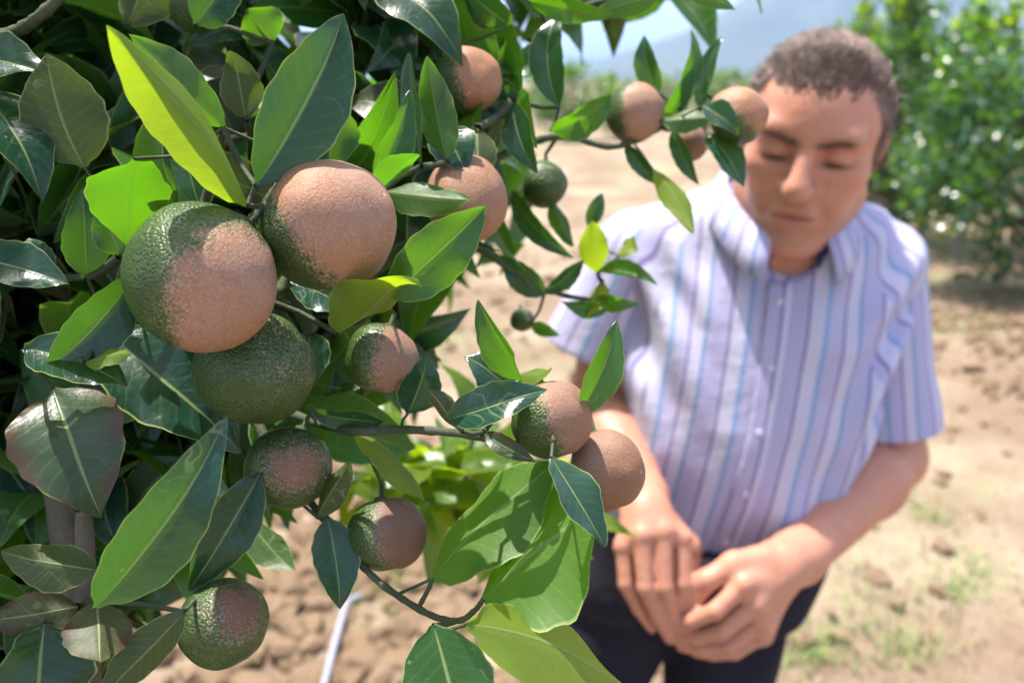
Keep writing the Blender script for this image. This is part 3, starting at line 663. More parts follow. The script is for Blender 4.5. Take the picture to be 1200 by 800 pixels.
# ------------------------------------------------------------------ signed-distance modelling for the man
class Field:
    def __init__(s, lo, hi, h):
        s.lo = np.array(lo, float); s.h = h; s.n = np.ceil((np.array(hi)-s.lo)/h).astype(int)+1
        s.a = np.full(tuple(s.n), 1.0, np.float32)
        s.ax = [(s.lo[i]+np.arange(s.n[i])*h).astype(np.float32) for i in range(3)]
    def sub(s, lo, hi):
        i0 = np.clip(np.floor((np.array(lo)-s.lo)/s.h).astype(int), 0, s.n-1); i1 = np.clip(np.ceil((np.array(hi)-s.lo)/s.h).astype(int)+1, 1, s.n)
        sl = tuple(slice(a, b) for a, b in zip(i0, i1))
        return sl, s.ax[0][sl[0]][:, None, None], s.ax[1][sl[1]][None, :, None], s.ax[2][sl[2]][None, None, :]
    def add(s, f, lo, hi, k=0.0, cut=False):
        m = k+0.012; sl, X, Y, Z = s.sub(np.array(lo)-m, np.array(hi)+m)
        b = f(X, Y, Z); a = s.a[sl]
        if cut:
            b = -b
            s.a[sl] = (np.maximum(a, b) + (np.maximum(k-np.abs(a-b), 0)**2/(4*k) if k else 0)).astype(np.float32)
        else: s.a[sl] = (np.minimum(a, b) - (np.maximum(k-np.abs(a-b), 0)**2/(4*k) if k else 0)).astype(np.float32)
    def cone(s, a, b, ra, rb, k=0.01, cut=False):
        a = np.array(a, float); b = np.array(b, float); r = max(ra, rb); ab = b-a; L2 = max(1e-9, ab@ab)
        def f(X, Y, Z):
            t = np.clip(((X-a[0])*ab[0]+(Y-a[1])*ab[1]+(Z-a[2])*ab[2])/L2, 0, 1)
            return np.sqrt((X-a[0]-ab[0]*t)**2+(Y-a[1]-ab[1]*t)**2+(Z-a[2]-ab[2]*t)**2)-(ra+(rb-ra)*t)
        s.add(f, np.minimum(a, b)-r, np.maximum(a, b)+r, k, cut)
    def chain(s, pts, rs, k=0.01):
        for i in range(len(pts)-1): s.cone(pts[i], pts[i+1], rs[i], rs[i+1], k)
    def ell(s, c, r, M=None, k=0.01, cut=False):
        c = np.array(c, float); M = np.eye(3) if M is None else np.array(M); R = max(r)
        def f(X, Y, Z):
            d = (X-c[0], Y-c[1], Z-c[2])
            q = [d[0]*M[0, i]+d[1]*M[1, i]+d[2]*M[2, i] for i in range(3)]
            k0 = np.sqrt(sum((q[i]/r[i])**2 for i in range(3))); k1 = np.sqrt(sum((q[i]/r[i]**2)**2 for i in range(3)))
            return k0*(k0-1)/np.maximum(k1, 1e-6)
        s.add(f, c-R, c+R, k, cut)
    def nets(s):
        a = s.a; ins = a < 0
        c = np.zeros(tuple(s.n-1), np.int8)
        for dx in (0, 1):
            for dy in (0, 1):
                for dz in (0, 1): c += ins[dx:s.n[0]-1+dx, dy:s.n[1]-1+dy, dz:s.n[2]-1+dz]
        act = np.argwhere((c > 0) & (c < 8)); del c
        idx = np.full(tuple(s.n-1), -1, np.int32); idx[tuple(act.T)] = np.arange(len(act))
        cor = [(x, y, z) for x in (0, 1) for y in (0, 1) for z in (0, 1)]
        val = np.stack([a[act[:, 0]+q[0], act[:, 1]+q[1], act[:, 2]+q[2]] for q in cor], 1).astype(float)
        acc = np.zeros((len(act), 3)); cn = np.zeros(len(act))
        for i in range(8):
            for j in range(i+1, 8):
                if sum(abs(p-q) for p, q in zip(cor[i], cor[j])) != 1: continue
                va, vb = val[:, i], val[:, j]; mk = (va < 0) != (vb < 0)
                t = np.where(mk, va/np.where(mk, va-vb, 1), 0)
                p = np.array(cor[i])[None]+t[:, None]*(np.array(cor[j])-np.array(cor[i]))[None]
                acc += p*mk[:, None]; cn += mk
        V = s.lo + (act + acc/cn[:, None])*s.h
        F_ = []
        for ax in range(3):
            o1, o2 = [(1, 2), (2, 0), (0, 1)][ax]
            sa = [slice(None)]*3; sb = [slice(None)]*3; sa[ax] = slice(0, -1); sb[ax] = slice(1, None)
            ia, ib = ins[tuple(sa)], ins[tuple(sb)]
            e = np.argwhere(ia != ib); ok = (e[:, o1] > 0) & (e[:, o2] > 0) & (e[:, o1] < s.n[o1]-1) & (e[:, o2] < s.n[o2]-1); e = e[ok]
            fl = ia[tuple(e.T)]
            def cell(d1, d2):
                q = e.copy(); q[:, o1] -= d1; q[:, o2] -= d2; return idx[tuple(q.T)]
            qd = np.stack([cell(1, 1), cell(0, 1), cell(0, 0), cell(1, 0)], 1)
            qd[~fl] = qd[~fl][:, ::-1]; F_.append(qd)
        return V, np.concatenate(F_)
def np_mesh(name, V, Fq, mat, parent=None, attrs=None):
    me = bpy.data.meshes.new(name)
    me.vertices.add(len(V)); me.vertices.foreach_set('co', V.astype(np.float32).ravel())
    me.loops.add(Fq.size); me.loops.foreach_set('vertex_index', Fq.astype(np.int32).ravel())
    me.polygons.add(len(Fq)); me.polygons.foreach_set('loop_start', np.arange(len(Fq), dtype=np.int32)*4)
    me.polygons.foreach_set('use_smooth', np.ones(len(Fq), bool))
    me.update(calc_edges=True); me.validate()
    for k, v in (attrs or {}).items():
        at = me.attributes.new(k, 'FLOAT', 'POINT'); at.data.foreach_set('value', np.asarray(v, np.float32))
    return link(name, me, mat, parent)
def smooth(V, Fq, it=2, lam=0.5):
    e = np.concatenate([Fq[:, [0, 1]], Fq[:, [1, 2]], Fq[:, [2, 3]], Fq[:, [3, 0]]])
    for _ in range(it):
        S = np.zeros_like(V); C = np.zeros(len(V))
        np.add.at(S, e[:, 0], V[e[:, 1]]); np.add.at(C, e[:, 0], 1); np.add.at(S, e[:, 1], V[e[:, 0]]); np.add.at(C, e[:, 1], 1)
        V = V + lam*(S/np.maximum(C, 1)[:, None]-V)
    return V
ar = lambda p: np.array(tuple(p), float)

# joints, from the photograph's pixels with distances that give usual limb lengths
SH_L, EL_L, WR_L = ar(P(746, 300, 1.13)), ar(P(700, 478, 1.19)), ar(P(753, 584, 1.03))     # the arm on the tree side
SH_R, EL_R, WR_R = ar(P(1030, 312, 1.13)), ar(P(1046, 536, 1.19)), ar(P(934, 652, 1.02))
NECK = np.array([.335, 1.06, 1.385])
HC = ar(P(953, 158, 1.00))                                         # head centre
# torso axis: z, centre x, centre y, half width, half depth
TZ = np.array([.80, .90, .97, 1.05, 1.15, 1.25, 1.32, 1.38, 1.43])
TX = np.array([.238, .255, .272, .290, .308, .322, .330, .335, .337])
TY = np.array([1.06, 1.06, 1.06, 1.06, 1.065, 1.08, 1.095, 1.10, 1.10])
TW = np.array([.158, .155, .150, .152, .160, .166, .160, .105, .06])
TD = np.array([.112, .118, .122, .124, .122, .112, .098, .078, .055])
YAW = rad(8)
def torso_local(X, Y, Z):
    cx, cy = np.interp(Z, TZ, TX), np.interp(Z, TZ, TY); dx, dy = X-cx, Y-cy
    return dx*math.cos(YAW)-dy*math.sin(YAW), dx*math.sin(YAW)+dy*math.cos(YAW)
def torso(off=0.0, fold=0.0):
    def f(X, Y, Z):
        x, y = torso_local(X, Y, Z); rw, rd = np.interp(Z, TZ, TW)+off, np.interp(Z, TZ, TD)+off
        e = 2.35
        q = (np.abs(x/rw)**e+np.abs(y/rd)**e)**(1/e)
        d = (q-1)*np.minimum(rw, rd)*0.9
        d = np.maximum(d, (Z-1.425)); d = np.maximum(d, .875-Z)
        if fold:
            w = vnoise(X*9+Z*2.0, Y*9, Z*4.5, 21)-0.5; w2 = vnoise((X*.8+Z*.6)*17, Y*14, (Z-X*.5)*11, 22)-0.5
            th = np.arctan2(x, -y)
            d = d + fold*(w*1.0+w2*0.6) + .0065*np.sin(th*11+w*9)*np.clip((1.14-Z)/.14, 0, 1) + .0075*np.sin((Z*1.0-np.abs(x)*1.3)*62+w*6)*np.clip((np.abs(x)-.05)/.08, 0, 1)*np.clip((Z-1.08)/.1, 0, 1)
        return d
    return f
TLO, THI = np.array([.02, .92, .79]), np.array([.60, 1.24, 1.45])

# ---- body
B = Field((-.02, .74, .78), (.68, 1.28, 1.68), .0027)
B.add(torso(-.012), TLO, THI)
for sh, el, wr in ((SH_L, EL_L, WR_L), (SH_R, EL_R, WR_R)):
    B.cone(NECK+[(-.03 if sh is SH_L else .03), .03, -.015], sh, .045, .050, .05)
    B.chain([sh, sh*.5+el*.5, el], [.052, .047, .041], .02)
    fm = el*.72+wr*.28
    B.chain([el, fm, wr], [.042, .046, .031], .02)
# hands: wrist, knuckles, finger joints (pixels at about arm's length)
HD = 0.965
def hp(x, y, d=0): return ar(P(x, y, HD+d))
WL2 = hp(757, 600, .02)
B.cone(WR_L, WL2, .028, .027, .015)
KL = {'index': [(799, 630, -.003), (801, 684, -.012), (797, 712, .0), (793, 733, .012)],
      'middle': [(776, 623, -.012), (779, 688, -.022), (788, 722, -.008), (794, 744, .008)],
      'ring': [(752, 627, -.012), (756, 688, -.022), (772, 724, -.010), (785, 748, .006)],
      'pinky': [(731, 640, -.002), (733, 684, -.010), (749, 714, .0), (764, 736, .010)]}
RL = {'index': [.0118, .0106, .0090, .0072], 'middle': [.0122, .0108, .0092, .0074], 'ring': [.0118, .0104, .0090, .0072], 'pinky': [.0104, .0090, .0080, .0064]}
for k, q in KL.items():
    B.cone(WL2, hp(*q[0]), .021, .0125, .014)
for k, q in KL.items(): B.chain([hp(*p) for p in q], [x*.93 for x in RL[k]], .003)
B.chain([hp(775, 606, .03), hp(806, 640, .035), hp(812, 690, .028), hp(803, 722, .018)], [.017, .0145, .0112, .0085], .006)
WR2 = hp(912, 664, .015)
B.cone(WR_R, WR2, .032, .030, .015)
KR = {'index': [(872, 684, -.028), (838, 716, -.032), (812, 727, -.018), (795, 735, -.004)],
      'middle': [(884, 708, -.026), (845, 740, -.026), (815, 747, -.012), (793, 748, .002)],
      'ring': [(891, 729, -.014), (852, 757, -.012), (822, 760, -.002), (799, 757, .008)],
      'pinky': [(893, 743, .004), (861, 764, .006), (836, 766, .012), (815, 764, .018)]}
for k, q in KR.items(): B.cone(WR2, hp(*q[0]), .022, .0135, .014)
for k, q in KR.items(): B.chain([hp(*p) for p in q], [x*.93 for x in RL[k]], .003)
B.chain([hp(894, 658, .0), hp(860, 662, -.012), hp(827, 680, -.014), hp(812, 708, -.008)], [.020, .0150, .0118, .0090], .007)
# head, built in its own frame: x to the man's left, y out of the face, z up
fy = (ar(CAM)-HC); fy[2] = 0; fy /= np.linalg.norm(fy)
tilt = rad(13); yaw_h = rad(4)
zz = np.array([0, 0, 1.0]); fx_ = np.cross(fy, zz)
cy_, sy_ = math.cos(yaw_h), math.sin(yaw_h); fy, fx_ = fy*cy_+fx_*sy_, fx_*cy_-fy*sy_
hy = fy*math.cos(tilt)-zz*math.sin(tilt); hz = zz*math.cos(tilt)+fy*math.sin(tilt)
rl = rad(7); hx, hz = fx_*math.cos(rl)+hz*math.sin(rl), hz*math.cos(rl)-fx_*math.sin(rl)
HM = np.stack([hx, hy, hz], 1)                                     # columns are the head axes
def hw(x, y, z): return HC + HM @ np.array([x, y, z])
def he(c, r, k=.01, cut=False): B.ell(hw(*c), r, HM, k, cut)
he((0, -.018, .026), (.072, .096, .083))
he((0, .022, -.035), (.0635, .070, .087), .03)
he((0, .030, .030), (.066, .062, .060), .03)
for s in (-1, 1):
    B.cone(hw(s*.055, .008, -.064), hw(s*.022, .066, -.104), .017, .016, .028)
    he((s*.046, .056, -.022), (.022, .024, .018), .022)
    he((s*.030, .064, -.055), (.022, .024, .026), .020)
he((0, .080, -.104), (.022, .017, .017), .022)
B.cone(hw(-.042, .080, .024), hw(.042, .080, .024), .0125, .0125, .014)
for s in (-1, 1): he((s*.033, .103, .002), (.025, .029, .0150), .011, cut=True)
for s in (-1, 1): he((s*.032, .074, .003), (.0165, .0150, .0135), .006)
B.cone(hw(0, .090, .014), hw(0, .113, -.026), .0085, .0125, .010)
he((0, .112, -.031), (.0145, .0125, .0115), .008)
for s in (-1, 1): he((s*.0165, .101, -.034), (.0095, .0115, .0090), .007)
he((0, .080, -.064), (.030, .020, .020), .018)
B.cone(hw(-.020, .094, -.0595), hw(.020, .094, -.0595), .0042, .0042, .006)
B.cone(hw(-.017, .092, -.0735), hw(.017, .092, -.0735), .0055, .0055, .006)
[B.cone(hw(x0, .100, z0), hw(x1, .100, z1), .0032, .0032, .004, cut=True) for x0, z0, x1, z1 in ((-.029, -.0695, 0, -.0655), (0, -.0655, .029, -.0695))]
for s in (-1, 1): B.cone(hw(s*.020, .104, -.036), hw(s*.034, .090, -.066), .0042, .0034, .012, cut=True)   # folds beside the nose
for s in (-1, 1):
    he((s*.075, -.010, -.004), (.010, .019, .031), .006)
    he((s*.085, -.004, -.002), (.006, .010, .018), .004, cut=True)
B.cone(hw(0, -.028, -.060), NECK+[0, .0, -.03], .051, .055, .03)
V, Fq = B.nets(); V = smooth(V, Fq, 2, .4)
q = (V-HC) @ HM; near_head = np.linalg.norm(V-HC, axis=1) < .2
def gb(x, y, sx, sy): return np.exp(-(((np.abs(q[:, 0])-x)/sx)**2+((q[:, 2]-y)/sy)**2))*(q[:, 1] > .05)*near_head
brow = np.clip(1.5*gb(.019, .0165, .010, .0048)+1.5*gb(.036, .0215, .013, .0044), 0, 1)
lash = np.clip(gb(.032, -.0055, .014, .0036)*1.4, 0, 1)
lips = np.exp(-((q[:, 0]/.022)**4+((q[:, 2]+.0665)/.0095)**2))*(q[:, 1] > .07)*near_head
mouth = np.exp(-((q[:, 0]/.024)**4+((q[:, 2]+.0665)/.0028)**2))*(q[:, 1] > .07)*near_head
beard = np.clip(np.exp(-(((q[:, 2]+.085)/.03)**2))*(q[:, 1] > 0), 0, 1)*near_head*(1-lips)
m = Mat('tanned_skin'); o = m.coord('Object')
def att(n): x = m.n.new('ShaderNodeAttribute'); x.attribute_name = n; return x.outputs['Fac']
n1 = m.noise(22, 4, .6, o); n2 = m.noise(300, 3, .6, o)
n0_ = m.noise(60, 3, .6, o); c = m.mix(m.math('MULTIPLY_ADD', n0_, .6, m.math('MULTIPLY', n1, .4)), (0.42, 0.170, 0.108), (0.62, 0.310, 0.212)); c = m.mix(m.math('MULTIPLY', n2, .25), c, (0.44, 0.15, 0.10))
c = m.mix(m.math('MULTIPLY', att('beard'), .38), c, (0.24, 0.16, 0.13)); c = m.mix(m.math('MULTIPLY', att('lips'), .35), c, (0.40, 0.135, 0.105))
c = m.mix(m.math('MULTIPLY', att('mouth'), .8), c, (0.10, 0.03, 0.025))
c = m.mix(m.math('MULTIPLY', att('brow'), .85), c, (0.045, 0.03, 0.025)); c = m.mix(m.math('MULTIPLY', att('lash'), 1.0), c, (0.035, 0.02, 0.018))
m.set(Base_Color=c, Roughness=.48, Specular_IOR_Level=.4, Subsurface_Weight=.12); m.b.inputs['Subsurface Radius'].default_value = (.9, .35, .2); m.b.inputs['Subsurface Scale'].default_value = .008
m.bump(m.math('ADD', m.math('MULTIPLY', n2, .25), m.math('MULTIPLY', n0_, 1.0)), .35, .004)
man = bpy.data.objects.new('person', None); col.objects.link(man); man.location = (.2, 1.07, 0)
tag(man, 'man in a striped short-sleeved shirt and dark trousers looking down at his joined hands', 'person')
def to_man(o, par=None):
    o.parent = par or man
    if par is None: o.matrix_parent_inverse = Matrix.Translation(-man.location)
    return o
VB = V.copy(); body = to_man(np_mesh('body', V, Fq, m.m, attrs=dict(brow=brow, lash=lash, lips=lips, mouth=mouth, beard=beard)))

# ---- hair: a cap of short hair grown over the cranium
G = Field(HC-.16, HC+.16, .003); G.ell(HC+HM@np.array([0, -.018, .026]), (.0750, .100, .0865), HM, .01); G.ell(hw(0, .022, .040), (.070, .068, .055), HM, .03)
def hl(X, Y, Z):
    d = (X-HC[0], Y-HC[1], Z-HC[2]); return [d[0]*HM[0, i]+d[1]*HM[1, i]+d[2]*HM[2, i] for i in range(3)]
def hair_keep(x, y, z):                                            # > 0 where there is no hair
    ax = np.abs(x)
    line = np.where(ax < .052, .073+.005*(ax/.052)**2, .078-(ax-.052)*2.0)        # forehead hairline height
    front = np.where(y > .0, line+np.minimum(0, (y-.03))*1.4, -.035)
    side = np.where((y <= .045), np.where(y > .012, -.012, -.05), .5)
    lim = np.where(ax > .055, np.minimum(front, side), front)
    return lim-z+(vnoise(x*120, y*120, z*120, 77)-.5)*.006
def fcut(X, Y, Z):
    x, y, z = hl(X, Y, Z); return -hair_keep(x, y, z)*.7+0*X
sl, X, Y, Z = G.sub(HC-.2, HC+.2)
x, y, z = hl(X, Y, Z)
G.a = np.maximum(G.a, hair_keep(x, y, z)*.75).astype(np.float32)
G.a += (.004*np.clip(1+hair_keep(x, y, z)/.020, 0, 1)).astype(np.float32)
G.a += ((vnoise(x*34, y*16, z*34, 31)-.5)*.0045+(vnoise(x*150, y*45, z*150, 32)-.5)*.0015).astype(np.float32)
V, Fq = G.nets(); V = smooth(V, Fq, 1, .4)
m = Mat('greying_brown_hair'); o = m.coord('Object'); n1 = m.noise(26, 3, .6, o); n2 = m.noise(500, 3, .7, o)
q = (V-HC) @ HM
c = m.mix(n2, (0.050, 0.031, 0.024), (0.19, 0.125, 0.10)); c = m.mix(m.ramp(n1, [(.42, 0), (.62, .7)]), c, (0.31, 0.225, 0.19))
m.set(Base_Color=c, Roughness=.55, Specular_IOR_Level=.35); m.bump(n2, .35, .002); HAIR = m.m
hair = to_man(np_mesh('hair', V, Fq, HAIR))
sel = np.random.RandomState(5).choice(len(V), min(len(V), 9000), replace=False); Nn = V-HC; Nn /= np.linalg.norm(Nn, axis=1)[:, None]
rs = np.random.RandomState(6); sv = []; sf = []
qb = (VB-HC) @ HM; gap = hair_keep(qb[:, 0], qb[:, 1], qb[:, 2]); fr = np.where((gap > -.030) & (gap < .013) & (qb[:, 2] > -.03) & (np.linalg.norm(qb, axis=1) < .15) & ((qb[:, 1] > .03) | (np.abs(qb[:, 0]) > .05)))[0]
fr = np.repeat(fr, 3); fr = fr[rs.rand(len(fr)) < np.clip(.55-gap[fr]*42, 0, 1)]
for p in VB[fr]+rs.normal(size=(len(fr), 3))*.0012:
    n = (p-HC)/np.linalg.norm(p-HC); t = n*.22-hy*.55+hz*.5+rs.normal(size=3)*.3; t /= np.linalg.norm(t); L = rs.uniform(.008, .017)
    sd_ = np.cross(t, n+.01); sd_ /= np.linalg.norm(sd_); k = len(sv)
    sv += [p-sd_*.0007, p+sd_*.0007, p+t*L*.6+sd_*.0005, p+t*L*.6-sd_*.0005, p+t*L]; sf += [(k, k+1, k+2, k+3), (k+3, k+2, k+4)]
for i in sel:
    if q[i, 2] < -.04: continue
    n = Nn[i]; comb = -hy*.5+hx*.25+rs.normal(size=3)*.18; t = n*.14+(comb-n*(comb@n)); t /= np.linalg.norm(t); L = rs.uniform(.012, .022)
    sd_ = np.cross(t, rs.normal(size=3)); sd_ /= np.linalg.norm(sd_); p = V[i]-n*.002; k = len(sv)
    sv += [p-sd_*.0007, p+sd_*.0007, p+t*L*.6+n*.002+sd_*.0005, p+t*L*.6+n*.002-sd_*.0005, p+t*L]; sf += [(k, k+1, k+2, k+3), (k+3, k+2, k+4)]
o = mesh('hair_strands', sv, sf, HAIR); o.parent = hair; o['kind'] = 'stuff'

# ---- shirt
m = Mat('striped_shirt_cotton')
st = m.n.new('ShaderNodeAttribute'); st.attribute_name = 'stripe'
u = m.math('FRACT', m.math('DIVIDE', st.outputs['Fac'], .088))
cb = m.ramp(u, [(0, (.47, .445, .68)), (.112, (.47, .445, .68)), (.13, (.19, .15, .35)), (.146, (.19, .15, .35)), (.165, (.60, .58, .76)), (.33, (.60, .58, .76)), (.365, (.24, .38, .66)), (.395, (.24, .38, .66)), (.43, (.50, .475, .71)),
               (.60, (.50, .475, .71)), (.615, (.22, .18, .39)), (.632, (.22, .18, .39)), (.65, (.60, .57, .75)), (.80, (.60, .57, .75)), (.82, (.15, .31, .53)), (.84, (.15, .31, .53)), (.86, (.46, .445, .69)), (1, (.47, .445, .68))][:18])
o = m.coord('Object'); n2 = m.noise(900, 2, .5, o); n1 = m.noise(14, 4, .6, o)
c = m.mix(m.math('MULTIPLY', n2, .15), cb, (.35, .35, .45))
m.set(Base_Color=c, Roughness=.85, Specular_IOR_Level=.2, Sheen_Weight=.1); m.bump(m.math('ADD', m.math('MULTIPLY', n1, 1.0), m.math('MULTIPLY', n2, .05)), .5, .012)
tl = m.n.new('ShaderNodeBsdfTranslucent'); m.l.new(c, tl.inputs[0]); ms = m.n.new('ShaderNodeMixShader'); ms.inputs[0].default_value = .15
m.l.new(m.b.outputs[0], ms.inputs[1]); m.l.new(tl.outputs[0], ms.inputs[2]); m.l.new(ms.outputs[0], m.out.inputs[0]); SHIRT = m.m
S = Field((0, .86, .86), (.66, 1.30, 1.47), .0042)
S.add(torso(.004, .020), TLO-.02, THI+.02)
for sh in (SH_L, SH_R):
    S.cone(NECK+[(-.035 if sh is SH_L else .035), .03, -.012], sh+[0, 0, .004], .046, .058, .05)
S.cone(NECK+[-.004, -.040, -.01], hw(0, -.015, -.075), .044, .072, .006, cut=True)
S.cone(NECK+[-.016, -.115, -.070], hw(0, .03, -.10), .006, .056, .006, cut=True)
V, Fq = S.nets(); V = smooth(V, Fq, 2, .5)
x, y = torso_local(V[:, 0], V[:, 1], V[:, 2])
upar = x*1.0+np.where(y < 0, 0, .02)
ang = np.arctan2(x, -y); ustr = np.where(np.abs(ang) < 1.0, x, np.sign(x)*(.12+(np.abs(ang)-1.0)*.12))
shirt = to_man(np_mesh('shirt', V, Fq, SHIRT, attrs=dict(stripe=ustr+.5)))
for sh, el, r1, r2, wd in ((SH_L, EL_L, .063, .072, .68), (SH_R, EL_R, .062, .060, .84)):
    ax = el-sh; end = sh+ax*wd; d = ax/np.linalg.norm(ax)
    if sh is SH_L: end = end+np.array([-.022, 0, .012])
    d = (end-sh)/np.linalg.norm(end-sh)
    S = Field(np.minimum(sh, end)-.13, np.maximum(sh, end)+.13, .003)
    S.cone(sh+[0, 0, .002], end+d*.05, r1-.002, r2, 0)
    X, Y, Z = S.ax[0][:, None, None], S.ax[1][None, :, None], S.ax[2][None, None, :]
    t = (X-sh[0])*d[0]+(Y-sh[1])*d[1]+(Z-sh[2])*d[2]
    S.a += (((vnoise(X*16+0*Y+0*Z, Y*16+0*X+0*Z, Z*9+0*X+0*Y, 41)-.5)*.016)).astype(np.float32)
    S.cone(sh+d*.10, end+d*.08, r1-.012, r2-.005, 0, cut=True)
    Le = float(np.linalg.norm(end-sh)); S.a = np.maximum(S.a, t-Le).astype(np.float32)
    V, Fq = S.nets(); V = smooth(V, Fq, 2, .5)
    a0 = np.cross(d, [0, 1, 0]); a0 /= np.linalg.norm(a0); b0 = np.cross(d, a0); r = V-sh
    us = np.arctan2(r@a0, r@b0)*.066
    to_man(np_mesh('sleeve', V, Fq, SHIRT, attrs=dict(stripe=us+.5)), shirt)
# collar leaf, navy inner stand, placket, buttons
m = Mat('navy_collar_lining'); m.set(Base_Color=(.02, .03, .12), Roughness=.9); NAVY = m.m
def strip(name, rows, mat, par, thick=.0016, stripe=None):
    n = len(rows[0]); v = [p for r in rows for p in r]; f = [(i*n+j, i*n+j+1, (i+1)*n+j+1, (i+1)*n+j) for i in range(len(rows)-1) for j in range(n-1)]
    o = to_man(mesh(name, v, f, mat), par); md = o.modifiers.new('thickness', 'SOLIDIFY'); md.thickness = thick; md.offset = 0
    if stripe is not None:
        at = o.data.attributes.new('stripe', 'FLOAT', 'POINT'); at.data.foreach_set('value', np.asarray(stripe, np.float32))
    return o
cen = NECK+np.array([-.003, -.006, .004]); NA = 41; ro = []; ri = []; sp = []
hdv = hw(0, -.028, -.060)-NECK; hdv /= np.linalg.norm(hdv)
def ring(a, r, h, fr=0):
    d = np.array([math.sin(a), -math.cos(a), 0]); lean = -.027*(math.cos(a)) 
    return cen+d*np.array([r*1.0, r*1.06, 1])+np.array([0, 0, h+lean*1.6])
R1 = [[], [], [], []]; R0 = [[], [], []]; ss = [[], [], [], []]
for i in range(NA):
    a = rad(24)+rad(312)*i/(NA-1); e = abs(i/(NA-1)-.5)*2; tip = max(0, (e-.72)/.28)
    hgt = .036-.006*tip
    R1[0].append(ring(a, .066+.004*tip, hgt)); R1[1].append(ring(a, .0735+.004*tip, hgt-.001)); R1[2].append(ring(a, .083+.008*tip, hgt-.020-.005*tip)); R1[3].append(ring(a, .092+.010*tip, hgt-.040-.014*tip))
    R0[0].append(ring(a, .070, -.012)); R0[1].append(ring(a, .066, .012)); R0[2].append(ring(a, .0650+.003*tip, hgt-.001))
    for k in range(4): ss[k].append(i*.011)
strip('collar', R1, SHIRT, shirt, .003, [q for k in ss for q in k]); strip('collar_stand', R0, NAVY, shirt)
tf = torso(.004, .020)
def surf(xl, z, extra=0.0):
    cx, cy = np.interp(z, TZ, TX), np.interp(z, TZ, TY); lo, hi = 0.0, .2
    def pt(r):
        dx, dy = xl, -r
        return np.array([cx+dx*math.cos(YAW)+dy*math.sin(YAW), cy-dx*math.sin(YAW)+dy*math.cos(YAW), z])
    for _ in range(26):
        mid = (lo+hi)/2; p = pt(mid)
        if float(tf(np.array([p[0]]), np.array([p[1]]), np.array([p[2]]))[0]) < 0: lo = mid
        else: hi = mid
    return pt((lo+hi)/2+extra)
zs = np.linspace(.955, 1.322, 34)
rows = [[surf(-.010+.028*k/6, z, .0028) for k in range(7)] for z in zs]
strip('placket', rows, SHIRT, shirt, .0022, [(-.010+.028*k/6)+.5+.031 for _ in zs for k in range(7)])
m = Mat('shirt_button'); m.set(Base_Color=(.50, .48, .62), Roughness=.5); BTN = m.m
for z in (1.30, 1.225, 1.15, 1.075, 1.00):
    p = surf(.004, z, .0045); n = np.array([0, -1, .1]); n /= np.linalg.norm(n)
    v, f = tube([p+n*-.0014, p+n*.0012, p+n*.0016], [.0048, .0048, .0040], 14); to_man(mesh('button', v, f, BTN), shirt)

# ---- trousers and shoes
m = Mat('dark_navy_trousers'); o = m.coord('Object'); n1 = m.noise(10, 4, .6, o); n2 = m.noise(700, 2, .5, o)
m.set(Base_Color=m.mix(n1, (.010, .009, .015), (.026, .023, .036)), Roughness=.85, Specular_IOR_Level=.15); m.bump(m.math('ADD', n1, m.math('MULTIPLY', n2, .05)), .5, .02)
T = Field((-.16, .86, .02), (.52, 1.28, 1.03), .006)
def hips(X, Y, Z):
    x, y = torso_local(X, Y, Z); rw, rd = np.interp(Z, TZ, TW)+.017, np.interp(Z, TZ, TD)+.017
    d = ((np.abs(x/rw)**2.35+np.abs(y/rd)**2.35)**(1/2.35)-1)*np.minimum(rw, rd)
    return np.maximum(np.maximum(d, Z-.985), .86-Z)
T.add(hips, (0, .9, .82), (.5, 1.25, .99))
LEG = [[(.163, 1.06, .87), (.096, 1.035, .66), (.050, 1.02, .46), (.035, 1.07, .12), (.035, 1.075, .07)], [(.305, 1.07, .86), (.300, 1.05, .66), (.300, 1.03, .46), (.305, 1.08, .12), (.305, 1.085, .07)]]
for lg in LEG: T.chain([np.array(p) for p in lg], [.090, .074, .062, .058, .058], .02)
X, Y, Z = T.ax[0][:, None, None], T.ax[1][None, :, None], T.ax[2][None, None, :]
zz_ = 0*X+0*Y
T.a += ((vnoise(X*7+zz_+Z*4, Y*7+0*X+0*Z, Z*18-X*14+zz_, 51)-.5)*.020).astype(np.float32)
T.a = np.maximum(T.a, .06-Z).astype(np.float32)
V, Fq = T.nets(); V = smooth(V, Fq, 2, .5); to_man(np_mesh('trousers', V, Fq, m.m))
m = Mat('brown_shoe_leather'); m.set(Base_Color=(.05, .03, .02), Roughness=.45); SHOE = m.m
for lg in LEG:
    a = np.array(lg[-1]); a[2] = 0; S = Field(a+[-.08, -.24, -.04], a+[.08, .12, .14], .004)
    S.cone(a+[0, .03, .045], a+[0, -.04, .05], .040, .042, 0); S.cone(a+[0, -.04, .045], a+[-.004, -.15, .026], .042, .034, .02); S.cone(a+[0, .01, .06], a+[0, .01, .10], .040, .043, .02)
    S.a = np.maximum(S.a, (-.012-S.ax[2])[None, None, :]).astype(np.float32)
    V, Fq = S.nets(); to_man(np_mesh('shoe', smooth(V, Fq, 2), Fq, SHOE))

